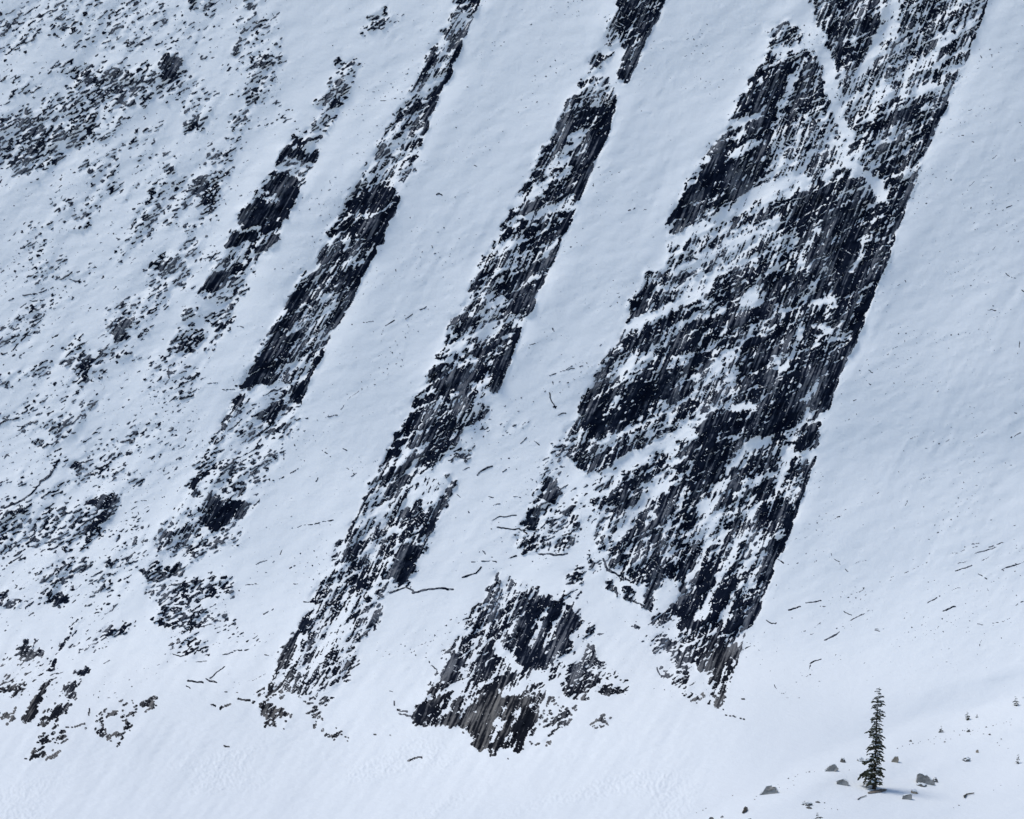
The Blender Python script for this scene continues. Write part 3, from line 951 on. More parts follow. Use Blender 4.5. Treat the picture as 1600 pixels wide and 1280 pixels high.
def surf(px, py):
    """a point on the snow at a place of the face, and metres per picture unit there"""
    i = int(np.clip(np.searchsorted(AX, px), 1, NX - 1)); j = int(np.clip(np.searchsorted(AY, py), 1, NY - 1))
    u = (px - AX[i - 1]) / (AX[i] - AX[i - 1]); v = (py - AY[j - 1]) / (AY[j] - AY[j - 1])
    p = (PS[j - 1, i - 1] * (1 - u) + PS[j - 1, i] * u) * (1 - v) + (PS[j, i - 1] * (1 - u) + PS[j, i] * u) * v
    return Vector([float(c) for c in p]), float(LAM[j] / FPX)

def dil(m, n):
    for _ in range(n):
        k = m.copy()
        k[1:] |= m[:-1]; k[:-1] |= m[1:]; k[:, 1:] |= m[:, :-1]; k[:, :-1] |= m[:, 1:]
        m = k
    return m
above = ROCK > SNOW
q_any = lambda m: m[:-1, :-1] | m[1:, :-1] | m[:-1, 1:] | m[1:, 1:]
rock_q = q_any(above)
snow_q = dil(q_any(~above), 1)

# ------------------------------------------------------------------ materials
def mat(name):
    m = bpy.data.materials.new(name); m.use_nodes = True
    n = m.node_tree.nodes; b = n['Principled BSDF']
    return m, m.node_tree, b

def noise_node(t, scale, detail=4, rough=.6, coord=None):
    n = t.nodes.new('ShaderNodeTexNoise'); n.inputs['Scale'].default_value = scale
    n.inputs['Detail'].default_value = detail; n.inputs['Roughness'].default_value = rough
    if coord: t.links.new(coord, n.inputs['Vector'])
    return n

def ramp_node(t, fac, stops):
    r = t.nodes.new('ShaderNodeValToRGB')
    while len(r.color_ramp.elements) < len(stops): r.color_ramp.elements.new(.5)
    for e, (p, c) in zip(r.color_ramp.elements, stops):
        e.position = p; e.color = (*c, 1)
    t.links.new(fac, r.inputs['Fac'])
    return r

def bump_node(t, height, dist, strength, b):
    n = t.nodes.new('ShaderNodeBump'); n.inputs['Distance'].default_value = dist; n.inputs['Strength'].default_value = strength
    t.links.new(height, n.inputs['Height']); t.links.new(n.outputs[0], b.inputs['Normal'])

def snow_material():
    m, t, b = mat('snow')
    g = t.nodes.new('ShaderNodeNewGeometry')
    n1 = noise_node(t, .9, 8, .62, g.outputs['Position'])
    n2 = noise_node(t, .05, 3, .5, g.outputs['Position'])
    r = ramp_node(t, n2.outputs['Fac'], [(.3, (.80, .835, .86)), (.7, (.84, .87, .89))])
    t.links.new(r.outputs[0], b.inputs['Base Color'])
    b.inputs['Roughness'].default_value = .7
    b.inputs['Specular IOR Level'].default_value = .15
    bump_node(t, n1.outputs['Fac'], .18, .5, b)
    return m

def rock_material():
    m, t, b = mat('bedded_rock')
    def attr(n):
        a = t.nodes.new('ShaderNodeAttribute'); a.attribute_name = n; return a
    def mapped(vec, scale, rot=0.0):
        mp = t.nodes.new('ShaderNodeMapping'); mp.vector_type = 'POINT'
        mp.inputs['Scale'].default_value = scale
        if rot:
            r0 = t.nodes.new('ShaderNodeMapping'); r0.inputs['Rotation'].default_value = (0, 0, rot)
            t.links.new(vec, r0.inputs['Vector']); vec = r0.outputs[0]
        t.links.new(vec, mp.inputs['Vector']); return mp.outputs[0]
    def math_node(op, a, b_, c=None):
        n = t.nodes.new('ShaderNodeMath'); n.operation = op
        for i, v in enumerate((a, b_, c)):
            if v is None: continue
            if isinstance(v, (int, float)): n.inputs[i].default_value = v
            else: t.links.new(v, n.inputs[i])
        return n.outputs[0]
    tone, warm_a, dust, buv, fuv = attr('bed_tone'), attr('brown_bed'), attr('snow_dust'), attr('bed_uv'), attr('face_uv')
    streak = noise_node(t, 1, 3, .6, mapped(buv.outputs['Vector'], (1 / 3.0, 1 / 48.0, 1)))
    fine = noise_node(t, 1, 3, .65, mapped(buv.outputs['Vector'], (1 / 1.7, 1 / 16.0, 1)))
    v = math_node('MULTIPLY_ADD', streak.outputs['Fac'], 1.1, -.55)
    v = math_node('MULTIPLY_ADD', fine.outputs['Fac'], .55, v)
    v = math_node('ADD', v, -.275)
    v = math_node('MULTIPLY_ADD', tone.outputs['Fac'], .8, v)
    v = math_node('ADD', v, .08)
    cold = ramp_node(t, v, [(.0, (.003, .006, .015)), (.5, (.005, .009, .020)), (.62, (.022, .029, .045)), (.78, (.085, .095, .118)), (1., (.165, .175, .195))])
    warm = ramp_node(t, v, [(.0, (.006, .007, .010)), (.45, (.012, .013, .016)), (.6, (.05, .049, .05)), (.8, (.13, .124, .116)), (1., (.20, .186, .165))])
    mx = t.nodes.new('ShaderNodeMix'); mx.data_type = 'RGBA'
    t.links.new(warm_a.outputs['Fac'], mx.inputs['Factor']); t.links.new(cold.outputs[0], mx.inputs['A']); t.links.new(warm.outputs[0], mx.inputs['B'])
    # wind packed snow dust caught on small edges of the beds
    d1 = noise_node(t, 1, 3, .6, mapped(fuv.outputs['Vector'], (1 / 5.0, 1 / 2.6, 1), math.radians(32)))
    d2 = noise_node(t, 1, 2, .6, mapped(fuv.outputs['Vector'], (1 / 34.0, 1 / 3.2, 1), math.radians(30)))
    d3 = noise_node(t, 1, 2, .6, mapped(buv.outputs['Vector'], (1 / 2.2, 1 / 22.0, 1)))
    q = math_node('MULTIPLY_ADD', d2.outputs['Fac'], .6, math_node('MULTIPLY', d3.outputs['Fac'], .6))
    q = math_node('ADD', q, d1.outputs['Fac'])                                   # about 1.1 on average
    q = math_node('MULTIPLY_ADD', dust.outputs['Fac'], .30, q)
    q = math_node('MULTIPLY_ADD', q, 28.0, -28.0 * 1.36)
    q.node.use_clamp = True
    m2 = t.nodes.new('ShaderNodeMix'); m2.data_type = 'RGBA'
    t.links.new(q, m2.inputs['Factor']); t.links.new(mx.outputs['Result'], m2.inputs['A']); m2.inputs['B'].default_value = (.82, .85, .875, 1)
    t.links.new(m2.outputs['Result'], b.inputs['Base Color'])
    b.inputs['Roughness'].default_value = .9
    b.inputs['Specular IOR Level'].default_value = .03
    bump_node(t, v, .12, .35, b)
    return m

MAT_SNOW = snow_material()
MAT_ROCK = rock_material()

# ------------------------------------------------------------------ mesh helpers
def mesh_obj(name, co, quads, material, parent=None, attrs=None, smooth_shade=True):
    me = bpy.data.meshes.new(name)
    nq = len(quads); k = quads.shape[1]
    me.vertices.add(len(co)); me.vertices.foreach_set('co', np.ascontiguousarray(co, np.float32).ravel())
    me.loops.add(nq * k); me.loops.foreach_set('vertex_index', np.ascontiguousarray(quads, np.int32).ravel())
    me.polygons.add(nq); me.polygons.foreach_set('loop_start', np.arange(0, nq * k, k, dtype=np.int32))
    if smooth_shade: me.polygons.foreach_set('use_smooth', np.ones(nq, bool))
    for nm, v in (attrs or {}).items():
        if v.ndim == 2:
            at = me.attributes.new(nm, 'FLOAT_VECTOR', 'POINT'); at.data.foreach_set('vector', np.ascontiguousarray(v, np.float32).ravel())
        else:
            at = me.attributes.new(nm, 'FLOAT', 'POINT'); at.data.foreach_set('value', np.ascontiguousarray(v, np.float32))
    me.update(calc_edges=True)
    me.materials.append(material)
    o = bpy.data.objects.new(name, me); COL.objects.link(o)
    if parent: o.parent = parent
    return o

def empty(name, loc=(0, 0, 0)):
    o = bpy.data.objects.new(name, None); o.location = loc; o.empty_display_size = .5; COL.objects.link(o); return o

def tag(o, label=None, cat=None, group=None, kind=None):
    if label: o['label'] = label
    if cat: o['category'] = cat
    if group: o['group'] = group
    if kind: o['kind'] = kind
    return o

VID = np.arange(NY * NX, dtype=np.int64).reshape(NY, NX)
def quads_of(mask):
    j, i = np.nonzero(mask)
    return np.stack([VID[j, i], VID[j + 1, i], VID[j + 1, i + 1], VID[j, i + 1]], -1)
def compact(q):
    u, inv = np.unique(q.ravel(), return_inverse=True)
    return u, inv.reshape(q.shape)

# ------------------------------------------------------------------ snow slope with the valley floor in front of it
K = 3                                        # far from any rock three cells become one
bj, bi = (NY - 1) // K, (NX - 1) // K
near_rock = dil(rock_q, 3) | ((np.abs(debris) + .02 * runnel_w * smooth((Y - 1100) / 40))[:-1, :-1] > .012)
blk = near_rock[:bj * K, :bi * K].reshape(bj, K, bi, K).any(axis=(1, 3))
fine_cells = np.ones_like(rock_q); fine_cells[:bj * K, :bi * K] = np.repeat(np.repeat(blk, K, 0), K, 1)
u, q = compact(quads_of(snow_q & fine_cells))
cb_ = dil(~blk, 1)
j, i = np.nonzero(cb_); j = j * K; i = i * K
u2, q2 = compact(np.stack([VID[j, i], VID[j + K, i], VID[j + K, i + K], VID[j, i + K]], -1))
deep = PS.reshape(-1, 3)[u2]
deep = deep + deep / np.linalg.norm(deep, axis=1, keepdims=True) * .006
tag(mesh_obj('snow_slope', np.concatenate([PS.reshape(-1, 3)[u], deep]), np.concatenate([q, q2 + len(u)]), MAT_SNOW), kind='structure')
edge = PS[-1]
fx = np.linspace(-900, 900, 61)
fy = np.concatenate([np.linspace(float(edge[:, 1].mean()) + 1.0, 60, 14), np.linspace(20, -500, 12)])
vx, vy = np.meshgrid(fx, fy)
z0 = float(edge[:, 2].mean()) - .6
vz = np.interp(vy, [-500, 0, fy[0]], [-9, -7, z0]) + 0.4 * perlin(vx / 40, vy / 40, 9)
vid = np.arange(vx.size).reshape(vx.shape)
vq = np.stack([vid[:-1, :-1], vid[1:, :-1], vid[1:, 1:], vid[:-1, 1:]], -1).reshape(-1, 4)
tag(mesh_obj('valley_floor', np.stack([vx, vy, vz], -1).reshape(-1, 3), vq, MAT_SNOW), kind='structure')

# ------------------------------------------------------------------ rock outcrops, each a thing; pieces split by snow are its parts
# name | category | label | guide lines over the face (picture units)
OUTCROPS = """
rock_outcrop|outcrop|loose scatter of dark rock flecks in snow at the top left corner|10,50 60,40 170,15 250,10
rock_outcrop|outcrop|broken belt of dark rock with one grey slab, below the top left scatter|90,150 140,130 290,105
rock_outcrop|outcrop|ragged dark outcrop at the left edge below the broken belt|-20,240 30,230 80,200 130,215
rock_outcrop|outcrop|small dark outcrops strung downwards left of the first narrow band|310,15;390,10 385,45 420,60 420,100 400,140 370,190 350,240;300,195 320,160
rock_outcrop|outcrop|faint speckled rock patch under the big snow field at upper left|150,270;140,320;70,350
rock_outcrop|outcrop|hooked dark outcrop wrapped round a snow hollow, left of the grey slab band|220,290 290,285 330,300 320,340 290,400 250,420;230,345
rock_outcrop|outcrop|sparse dark patches in the snow below the hooked outcrop|70,400;50,425 110,435;260,450
rock_band|rock band|narrow broken rock band with grey ribbed slabs, leftmost of the four bands|545,110 510,180 470,230 420,310 370,390 330,440;600,30
rock_outcrop|outcrop|rough rock patches at the lower end of the leftmost band|300,490 340,500 330,540 290,535
rock_outcrop|outcrop|dark outcrop with one smooth grey slab, alone on the left snow field|190,500 180,520;140,550 130,590 110,620;200,555
rock_ledge|ledge|long dark ledge climbing from the left edge through smooth snow|-20,560 20,545 65,495;20,470 80,455
rock_outcrop|outcrop|thinly speckled rock patch between the left snow field and the second band|240,570 270,600 300,590;260,560
rock_outcrop|outcrop|pair of small dark crags in the middle of the left snow field|80,675;60,695;95,680
rock_outcrop|outcrop|fine rock specks beside the second band below the left snow field|200,690 230,670;140,745 180,740;215,755
rock_ledge|ledge|curved dark ledge over the lower left outcrop|10,793 50,775 80,740
rock_outcrop|outcrop|large dark outcrop at the left edge under the curved ledge|-10,820 60,830 130,815 160,790 180,775;20,850
rock_outcrop|outcrop|row of dark crags below the large left edge outcrop|-10,935 80,935 130,880 185,875;150,925
rock_outcrop|outcrop|rounded dark crag standing alone left of the two thin stripes|45,1020
rock_outcrop|outcrop|dark crags cut by the left edge near the picture bottom|-10,1080 30,1075;0,1120
rock_rib|rock rib|thinner left one of two parallel dark ribs near the bottom left|125,970 95,1020 60,1080 40,1125
rock_rib|rock rib|wider right one of two parallel dark ribs near the bottom left|200,980 150,1005 125,1045 110,1080 80,1120 70,1160 60,1190
rock_outcrop|outcrop|ring of small crags round a snow patch near the bottom left|155,1145 185,1115 195,1150;235,1100
rock_band|rock band|long straight dark rock band, second of the four from the left|745,-20 690,120 620,230 570,320 480,470 400,590;470,600
rock_band|rock band|broken lower part of the second band, ending in a ribbed dark block|430,650 360,650 330,720 400,710 300,760 360,800 260,860 240,850
rock_outcrop|outcrop|ledgy rock foot fading into the snow below the second band|225,890 270,960 300,980 340,1060;290,920;300,1030
rock_band|rock band|short dark block above the third band, cut by the top edge|1005,-20 1000,40 975,120
rock_band|rock band|wide straight rock band with clean right edge, third of the four|935,100 920,200 850,330 760,500 680,650 620,760
rock_band|rock band|snow streaked lower end of the third band with dark corner block|590,790 560,880 480,960 430,1080 420,1120;660,850 620,910;560,1000
rock_outcrop|outcrop|isolated dark crag on the snow slab between third and widest band|850,760 860,830 830,860;870,700
rock_buttress|buttress|free standing ribbed buttress at the foot of the face, above the bright snow apron|860,950 830,1030 780,1080 790,1160;720,1090;770,910 700,1040 660,1110
rock_outcrop|outcrop|brownish crag to the right of the free standing buttress|920,1060;935,990;890,1125;960,1078;910,905
rock_cliff|cliff|widest rock band, a dark ribbed cliff filling the right of the face|1230,40 1150,200 1100,330 1000,500 920,640 930,720;1500,0 1400,100 1430,240 1370,400 1300,560 1260,700 1200,880 1130,1080;1250,300 1200,500 1050,620 1100,700;1000,800 960,870
rock_outcrop|outcrop|pale brown crags beneath the lower left corner of the widest cliff|960,920 1000,960 980,980;1060,1000 1080,1040;1100,1090
rock_ledge|ledge|thin dark ledges in the snow slab between second and third band|600,490 650,490;560,640;545,800 590,730;520,700;490,800;620,250;700,180;690,305
rock_ledge|ledge|thin dark ledges in the snow slab between third and widest band|880,560 930,570;800,500;760,720 800,760 770,800 790,870;860,630;830,520;940,530
rock_ledge|ledge|long cracked ledge line on snow between third band and buttress|640,920 700,918 740,890 770,877
rock_ledge|ledge|scattered ledge edges on the upper right snow slab|1520,220 1550,300 1590,500 1580,640;1540,390;1360,590
rock_ledge|ledge|thin parallel ledge lines on the lower right snow slab|1300,820 1400,760 1540,680;1240,950 1300,950 1400,900 1590,870 1480,950 1570,980;1290,1000 1260,1040;1220,1080;1140,1120
"""
guides = []
for ln in OUTCROPS.strip().splitlines():
    nm, cat, lab, gl = ln.split('|')
    lines = [[tuple(float(v) for v in p.split(',')) for p in g.split()] for g in gl.split(';')]
    guides.append((nm, cat, lab, [l if len(l) > 1 else [l[0], (l[0][0] + 1, l[0][1])] for l in lines]))
rj, ri = np.nonzero(rock_q)
cx = X[rj, ri]; cyy = Y[rj, ri]
best = np.full(len(rj), 1e9, np.float32); reg = np.zeros(len(rj), np.int32)
for g, (_, _, _, lines) in enumerate(guides):
    d = np.full(len(rj), 1e9, np.float32)
    for l in lines: d = np.minimum(d, line_dist(cx, cyy, l))
    b = d < best; best[b] = d[b]; reg[b] = g
# connected pieces
idx = np.full(rock_q.shape, -1, np.int64); idx[rj, ri] = np.arange(len(rj))
REG = np.full(rock_q.shape, -1, np.int32); REG[rj, ri] = reg
ed = []
for dj, di in ((0, 1), (1, 0)):
    a = idx[:idx.shape[0] - dj, :idx.shape[1] - di]; b = idx[dj:, di:]
    ra = REG[:REG.shape[0] - dj, :REG.shape[1] - di]; rb = REG[dj:, di:]
    ok = (a >= 0) & (b >= 0) & (ra == rb)
    ed.append(np.stack([a[ok], b[ok]], -1))
ed = np.concatenate(ed)
lab = np.arange(len(rj))
while True:
    la = lab[ed[:, 0]]; lb = lab[ed[:, 1]]
    ne = la != lb
    if not ne.any(): break
    ed = ed[ne]; la = la[ne]; lb = lb[ne]
    np.minimum.at(lab, np.maximum(la, lb), np.minimum(la, lb))
    while True:
        l2 = lab[lab]
        if (l2 == lab).all(): break
        lab = l2
roots, comp, cnt = np.unique(lab, return_inverse=True, return_counts=True)
RQ = np.stack([VID[rj, ri], VID[rj + 1, ri], VID[rj + 1, ri + 1], VID[rj, ri + 1]], -1)
PRf = PR.reshape(-1, 3); TF = TONE.ravel(); WF = WARM.ravel(); DF = DUST.ravel()
BUV = np.stack([Q * .9, Pv, Q * 0], -1).reshape(-1, 3).astype(np.float32); FUV = np.stack([X, -Y, X * 0], -1).reshape(-1, 3).astype(np.float32)
order = np.argsort(comp, kind='stable'); starts = np.concatenate([[0], np.cumsum(cnt)])
comp_reg = reg[roots]
MIN_PIECE = 44
def rock_mesh(name, quads, parent):
    u, qq = compact(quads)
    return mesh_obj(name, PRf[u], qq, MAT_ROCK, parent, {'bed_tone': TF[u], 'brown_bed': WF[u], 'snow_dust': DF[u], 'bed_uv': BUV[u], 'face_uv': FUV[u]})
for g, (nm, cat, labl, lines) in enumerate(guides):
    cs = np.nonzero(comp_reg == g)[0]
    if not len(cs): continue
    cs = cs[np.argsort(-cnt[cs])]
    l0 = max(lines, key=len); mid_pt = l0[len(l0) // 2]
    root = tag(empty(nm, surf(*mid_pt)[0]), labl, cat)
    inv = Matrix.Translation(-root.location)
    pieces = [c for c in cs if cnt[c] >= MIN_PIECE][:290]
    if not pieces: pieces = [cs[0]]
    for n_, c in enumerate(pieces):
        o = rock_mesh('rock_wall' if (n_ == 0 and cnt[c] > 3000) else 'rock_piece', RQ[order[starts[c]:starts[c + 1]]], root)
        o.matrix_parent_inverse = inv
    rest = [c for c in cs if c not in set(pieces)]
    if rest:
        o = rock_mesh('rock_fragments', np.concatenate([RQ[order[starts[c]:starts[c + 1]]] for c in rest]), root)
        o.matrix_parent_inverse = inv
        tag(o, kind='stuff')

# ------------------------------------------------------------------ things on the moraine
def simple_mat(name, c1, c2, scale, rough=.85, bump=.0):
    m, t, b = mat(name)
    g = t.nodes.new('ShaderNodeTexCoord')
    n = noise_node(t, scale, 5, .65, g.outputs['Object'])
    r = ramp_node(t, n.outputs['Fac'], [(.35, c1), (.65, c2)])
    t.links.new(r.outputs[0], b.inputs['Base Color'])
    b.inputs['Roughness'].default_value = rough
    b.inputs['Specular IOR Level'].default_value = .15
    if bump: bump_node(t, n.outputs['Fac'], bump, .7, b)
    return m
MAT_NEEDLE = simple_mat('conifer_needles', (.042, .048, .034), (.115, .115, .075), 2.5)
MAT_BARK = simple_mat('bark', (.02, .017, .014), (.05, .042, .034), 6)
MAT_WOOD = simple_mat('weathered_wood', (.05, .045, .04), (.10, .09, .075), 5)
MAT_GREY = simple_mat('grey_limestone', (.17, .17, .165), (.36, .355, .34), 1.6, bump=.06)
MAT_TAN = simple_mat('tan_limestone', (.2, .175, .14), (.38, .335, .27), 1.6, bump=.06)
MAT_DARK = simple_mat('dark_limestone', (.07, .07, .067), (.17, .165, .155), 1.6, bump=.06)
MAT_LITTER = simple_mat('needle_litter', (.10, .085, .07), (.24, .21, .18), 2.0)

def bm_obj(name, bm, material, parent=None, smooth_shade=False):
    me = bpy.data.meshes.new(name); bm.to_mesh(me); bm.free()
    if smooth_shade:
        for p in me.polygons: p.use_smooth = True
    me.materials.append(material)
    o = bpy.data.objects.new(name, me); COL.objects.link(o)
    if parent: o.parent = parent
    return o

def tube(bm, pts, radii, sides=7):
    rings = []
    for k, p in enumerate(pts):
        d = (pts[min(k + 1, len(pts) - 1)] - pts[max(k - 1, 0)]).normalized()
        a = d.cross(Vector((0.3, 1, 0.2))).normalized(); c = d.cross(a)
        rings.append([bm.verts.new(p + (a * math.cos(t) + c * math.sin(t)) * radii[k]) for t in [2 * math.pi * s / sides for s in range(sides)]])
    for r0, r1 in zip(rings[:-1], rings[1:]):
        for s in range(sides):
            bm.faces.new((r0[s], r0[(s + 1) % sides], r1[(s + 1) % sides], r1[s]))
    bm.faces.new(rings[0][::-1]); bm.faces.new(rings[-1])

def bough_mesh(rng, twigs=15):
    """one drooping bough of unit length along +x, twigs with needle fins"""
    bm = bmesh.new()
    def axis_pt(t): return Vector((t, .05 * math.sin(t * 5), .10 * t - .42 * t * t))
    tube(bm, [axis_pt(t) for t in (0, .5, 1)], [.03, .02, .006], 4)
    for k in range(twigs):
        t = .12 + .88 * (k + rng.random()) / twigs
        s = 1 if k % 2 else -1
        L = (.42 * (1 - .55 * t) + .08) * rng.uniform(.7, 1.25)
        p = axis_pt(t)
        d = Vector((.55, s * rng.uniform(.5, 1), rng.uniform(-.55, .12))).normalized() * L
        n = Vector((rng.uniform(-.3, .3), rng.uniform(-.3, .3), 1)).normalized()
        w = d.cross(n).normalized() * L * .26
        for ww in (w, n * L * .24):
            a = bm.verts.new(p - ww * .5); b = bm.verts.new(p + d * .55 - ww); c = bm.verts.new(p + d); e = bm.verts.new(p + d * .55 + ww); f = bm.verts.new(p + ww * .5)
            bm.faces.new((a, b, c, e, f))
    me = bpy.data.meshes.new('bough'); bm.to_mesh(me); bm.free(); me.materials.append(MAT_NEEDLE)
    return me

def bough_snow_mesh(rng):
    bm = bmesh.new()
    for k in range(rng.randint(2, 4)):
        t = rng.uniform(.25, .9)
        p = Vector((t, rng.uniform(-.12, .12), .10 * t - .42 * t * t + .05))
        r = bmesh.ops.create_icosphere(bm, subdivisions=1, radius=1)['verts']
        sx, sy, sz = rng.uniform(.14, .28), rng.uniform(.09, .18), rng.uniform(.05, .09)
        for v in r:
            v.co = Vector((v.co.x * sx, v.co.y * sy, v.co.z * sz)) * rng.uniform(.85, 1.15) + p
    me = bpy.data.meshes.new('snow_clump'); bm.to_mesh(me); bm.free(); me.materials.append(MAT_SNOW)
    for p in me.polygons: p.use_smooth = True
    return me

rng = random.Random(4)
BOUGHS = [bough_mesh(rng) for _ in range(7)]
CLUMPS = [bough_snow_mesh(rng) for _ in range(6)]

def conifer(name, label, px, base_py, top_px, top_py, prof, levels, per, cat='tree', snow=.75, group=None, sink=.1):
    base, m = surf(px, base_py)
    H = (base_py - top_py) * m * 1.01
    lean = (top_px - px) * m
    root = tag(empty(name, base - Vector((0, 0, sink))), label, cat, group)
    bm = bmesh.new()
    cps = [Vector((lean * t ** 1.3 + .05 * math.sin(t * 7) * H * .06, 0, H * t)) for t in np.linspace(0, 1, 9)]
    tube(bm, cps, [max(.006, .0165 * H * (1 - t) ** .85 * (1.25 if t == 0 else 1)) for t in np.linspace(0, 1, 9)], 8)
    bm_obj('trunk', bm, MAT_BARK, root, True)
    ang = rng.uniform(0, 6)
    for k in range(levels):
        t = .055 + .935 * (k / (levels - 1)) ** .97
        n = per if t < .9 else max(3, per - 1)
        for b in range(n):
            ang += 2.4 + rng.uniform(-.4, .4)
            tt = min(.99, t + rng.uniform(-.02, .02))
            R_ = float(np.interp(tt, [p[0] for p in prof], [p[1] for p in prof])) * m
            side = 1.0 + .22 * math.cos(ang + 2.6) * (1 if tt < .2 else 0)
            L = R_ * rng.uniform(.45, 1.25) * side * (1 + .14 * math.sin(tt * 47))
            o = bpy.data.objects.new('bough', rng.choice(BOUGHS)); COL.objects.link(o); o.parent = root
            o.location = (lean * tt ** 1.3, 0, H * tt + L * .12)
            o.rotation_euler = (rng.uniform(-.25, .25), rng.uniform(-.05, .28) - .35 * tt, ang)
            o.scale = (L, L * rng.uniform(.8, 1.1), L * rng.uniform(.85, 1.15))
            if rng.random() < snow:
                c = bpy.data.objects.new('snow_clump', rng.choice(CLUMPS)); COL.objects.link(c); c.parent = o
    return root

conifer('pine_tree', 'tall narrow snow dusted conifer standing alone on the lower right slope', 1365.5, 1233, 1375, 1076,
        [(0, 16), (.1, 17), (.25, 14), (.4, 12), (.5, 12), (.62, 11), (.75, 9.5), (.86, 9), (.93, 6), (1, 2.5)], 36, 5, snow=.9)
def zt(x, y): return 1066 + x * .33375, 853 + y * .33375
def sapling(x, yb, h, label, sp=.38, lean=0, levels=6, name='conifer_sapling'):
    px, py = zt(x, yb); hp = h * .33375
    conifer(name, label, px, py, px + lean, py - hp, [(0, hp * sp), (.5, hp * sp * .8), (1, hp * .1)], levels, 4, 'sapling', .25, sink=.02)
sapling(1562, 748, 42, 'small dark conifer sapling highest up at the right edge')
sapling(1335, 812, 34, 'small spreading sapling in the hollow, left of a tiny seedling', .45)
sapling(1381, 802, 15, 'tiny seedling just right of the spreading sapling', .6, levels=4)
sapling(1213, 872, 30, 'thin pale sapling nearest to the tall conifer, behind the stony crest', .35)
sapling(1570, 1018, 42, 'thin leaning sapling low at the right edge', .28, 2)
sapling(643, 1310, 58, 'top of a young conifer cut by the bottom edge', .45, -3)

def boulder(x, yb, w, h, seed, material, label, cap=True, tilt=0.0, pts=None, depth=.9, name='boulder', group=None):
    px, py = zt(x, yb)
    p, m = surf(px, py)
    p = p - Vector((0, 0, .16 * h * .33375 * m))
    W = w * .33375 * m * .92; H = h * .33375 * m * .84
    r = random.Random(seed)
    bm = bmesh.new()
    if pts:                                     # outline across the front, pushed back to give the rock its depth
        for (u, v) in pts:
            for k in range(2):
                s = 1 - .25 * k * r.random()
                bm.verts.new(((u * s) * W, (k - .35) * W * depth * r.uniform(.5, .8), v * H * (1 - .22 * k * r.random()) - (.25 * H if v < .1 else 0)))
    for _ in range(9 if pts else 18):
        a = r.uniform(0, 6.28); z = r.uniform(0, 1)
        q = (1 - .55 * z) * r.uniform(.75, 1) if not pts else .25
        bm.verts.new((math.cos(a) * q * W * .5, math.sin(a) * q * W * .5 * depth, z * H * (.95 if not pts else .5)))
    if not pts:
        for k in range(7):
            a = 6.28 * k / 7
            bm.verts.new((math.cos(a) * W * .5, math.sin(a) * W * .5 * depth, -.35 * H))
    hull = bmesh.ops.convex_hull(bm, input=bm.verts)
    bmesh.ops.delete(bm, geom=[v for v in bm.verts if not v.link_faces], context='VERTS')
    bmesh.ops.subdivide_edges(bm, edges=bm.edges[:], cuts=1, use_grid_fill=True, smooth=0)
    for v in bm.verts:
        v.co += Vector((r.uniform(-1, 1), r.uniform(-1, 1), r.uniform(-1, 1))) * .055 * W
    bmesh.ops.rotate(bm, verts=bm.verts, cent=(0, 0, 0), matrix=Matrix.Rotation(tilt, 3, 'Y'))
    bm.normal_update()
    root = tag(empty(name, p), label, 'boulder' if name == 'boulder' else 'stone', group) if cap else None
    if cap:
        cb = bm.copy()
        cb.normal_update()
        bmesh.ops.delete(cb, geom=[f for f in cb.faces if f.normal.z < .62 or r.random() < .12], context='FACES')
        for v in cb.verts: v.co += Vector((0, 0, .05 + .03 * r.random()))
        if cb.faces:
            ex = bmesh.ops.extrude_face_region(cb, geom=cb.faces[:])
            for v in [g for g in ex['geom'] if isinstance(g, bmesh.types.BMVert)]: v.co.z += .05
            bm_obj('rock', bm, material, root)
            bm_obj('snow_cap', cb, MAT_SNOW, root, True)
        else:
            cb.free(); bm_obj('rock', bm, material, root)
        return root
    o = bm_obj(name, bm, material); o.location = p
    return tag(o, label, 'boulder' if name == 'boulder' else 'stone', group)

boulder(402, 1160, 92, 46, 1, MAT_GREY, 'grey boulder low on the snow crest, pointed to the left', True, 0, [(-.5, 0), (-.25, .25), (-.05, .85), (.2, 1), (.42, .8), (.5, .4), (.35, 0)])
boulder(690, 1054, 84, 44, 2, MAT_GREY, 'triangular grey slab jutting from the snow crest', True, 0, [(-.5, 0), (-.1, .45), (.28, 1), (.5, .35), (.2, .05)], .5)
boulder(752, 1012, 38, 24, 3, MAT_DARK, 'small mottled boulder just above the triangular slab')
boulder(832, 1006, 46, 18, 4, MAT_GREY, 'low flat boulder on the crest left of the tall conifer', True, -.25)
boulder(750, 1117, 64, 30, 5, MAT_GREY, 'blocky pale grey boulder below the triangular slab', True, 0, [(-.5, .1), (-.45, .8), (-.2, 1), (.1, .95), (.5, .45), (.45, 0), (-.2, -.1)])
boulder(997, 1012, 40, 38, 6, MAT_TAN, 'tan boulder beside the right edge of the tall conifer', True, 0, [(-.5, .2), (-.1, .85), (.35, 1), (.5, .5), (.3, 0), (-.4, 0)])
boulder(1138, 1112, 92, 58, 7, MAT_GREY, 'largest grey boulder, a steep block right of the tall conifer', True, 0, [(-.5, 0), (-.48, .95), (-.2, 1), (.1, .85), (.4, .4), (.5, .1)])
boulder(1184, 1104, 36, 30, 8, MAT_DARK, 'dark knob leaning on the right end of the largest boulder')
boulder(1120, 1122, 60, 16, 18, MAT_DARK, 'low dark rock at the foot of the largest boulder')
boulder(1085, 1157, 46, 26, 9, MAT_TAN, 'brown rounded boulder just below the largest boulder', True, -.3)
boulder(1052, 1186, 50, 28, 10, MAT_GREY, 'small grey block, lowest of the boulders below the largest one', True, 0, [(-.5, 0), (-.45, .8), (.1, .9), (.5, 1), (.45, .2)])
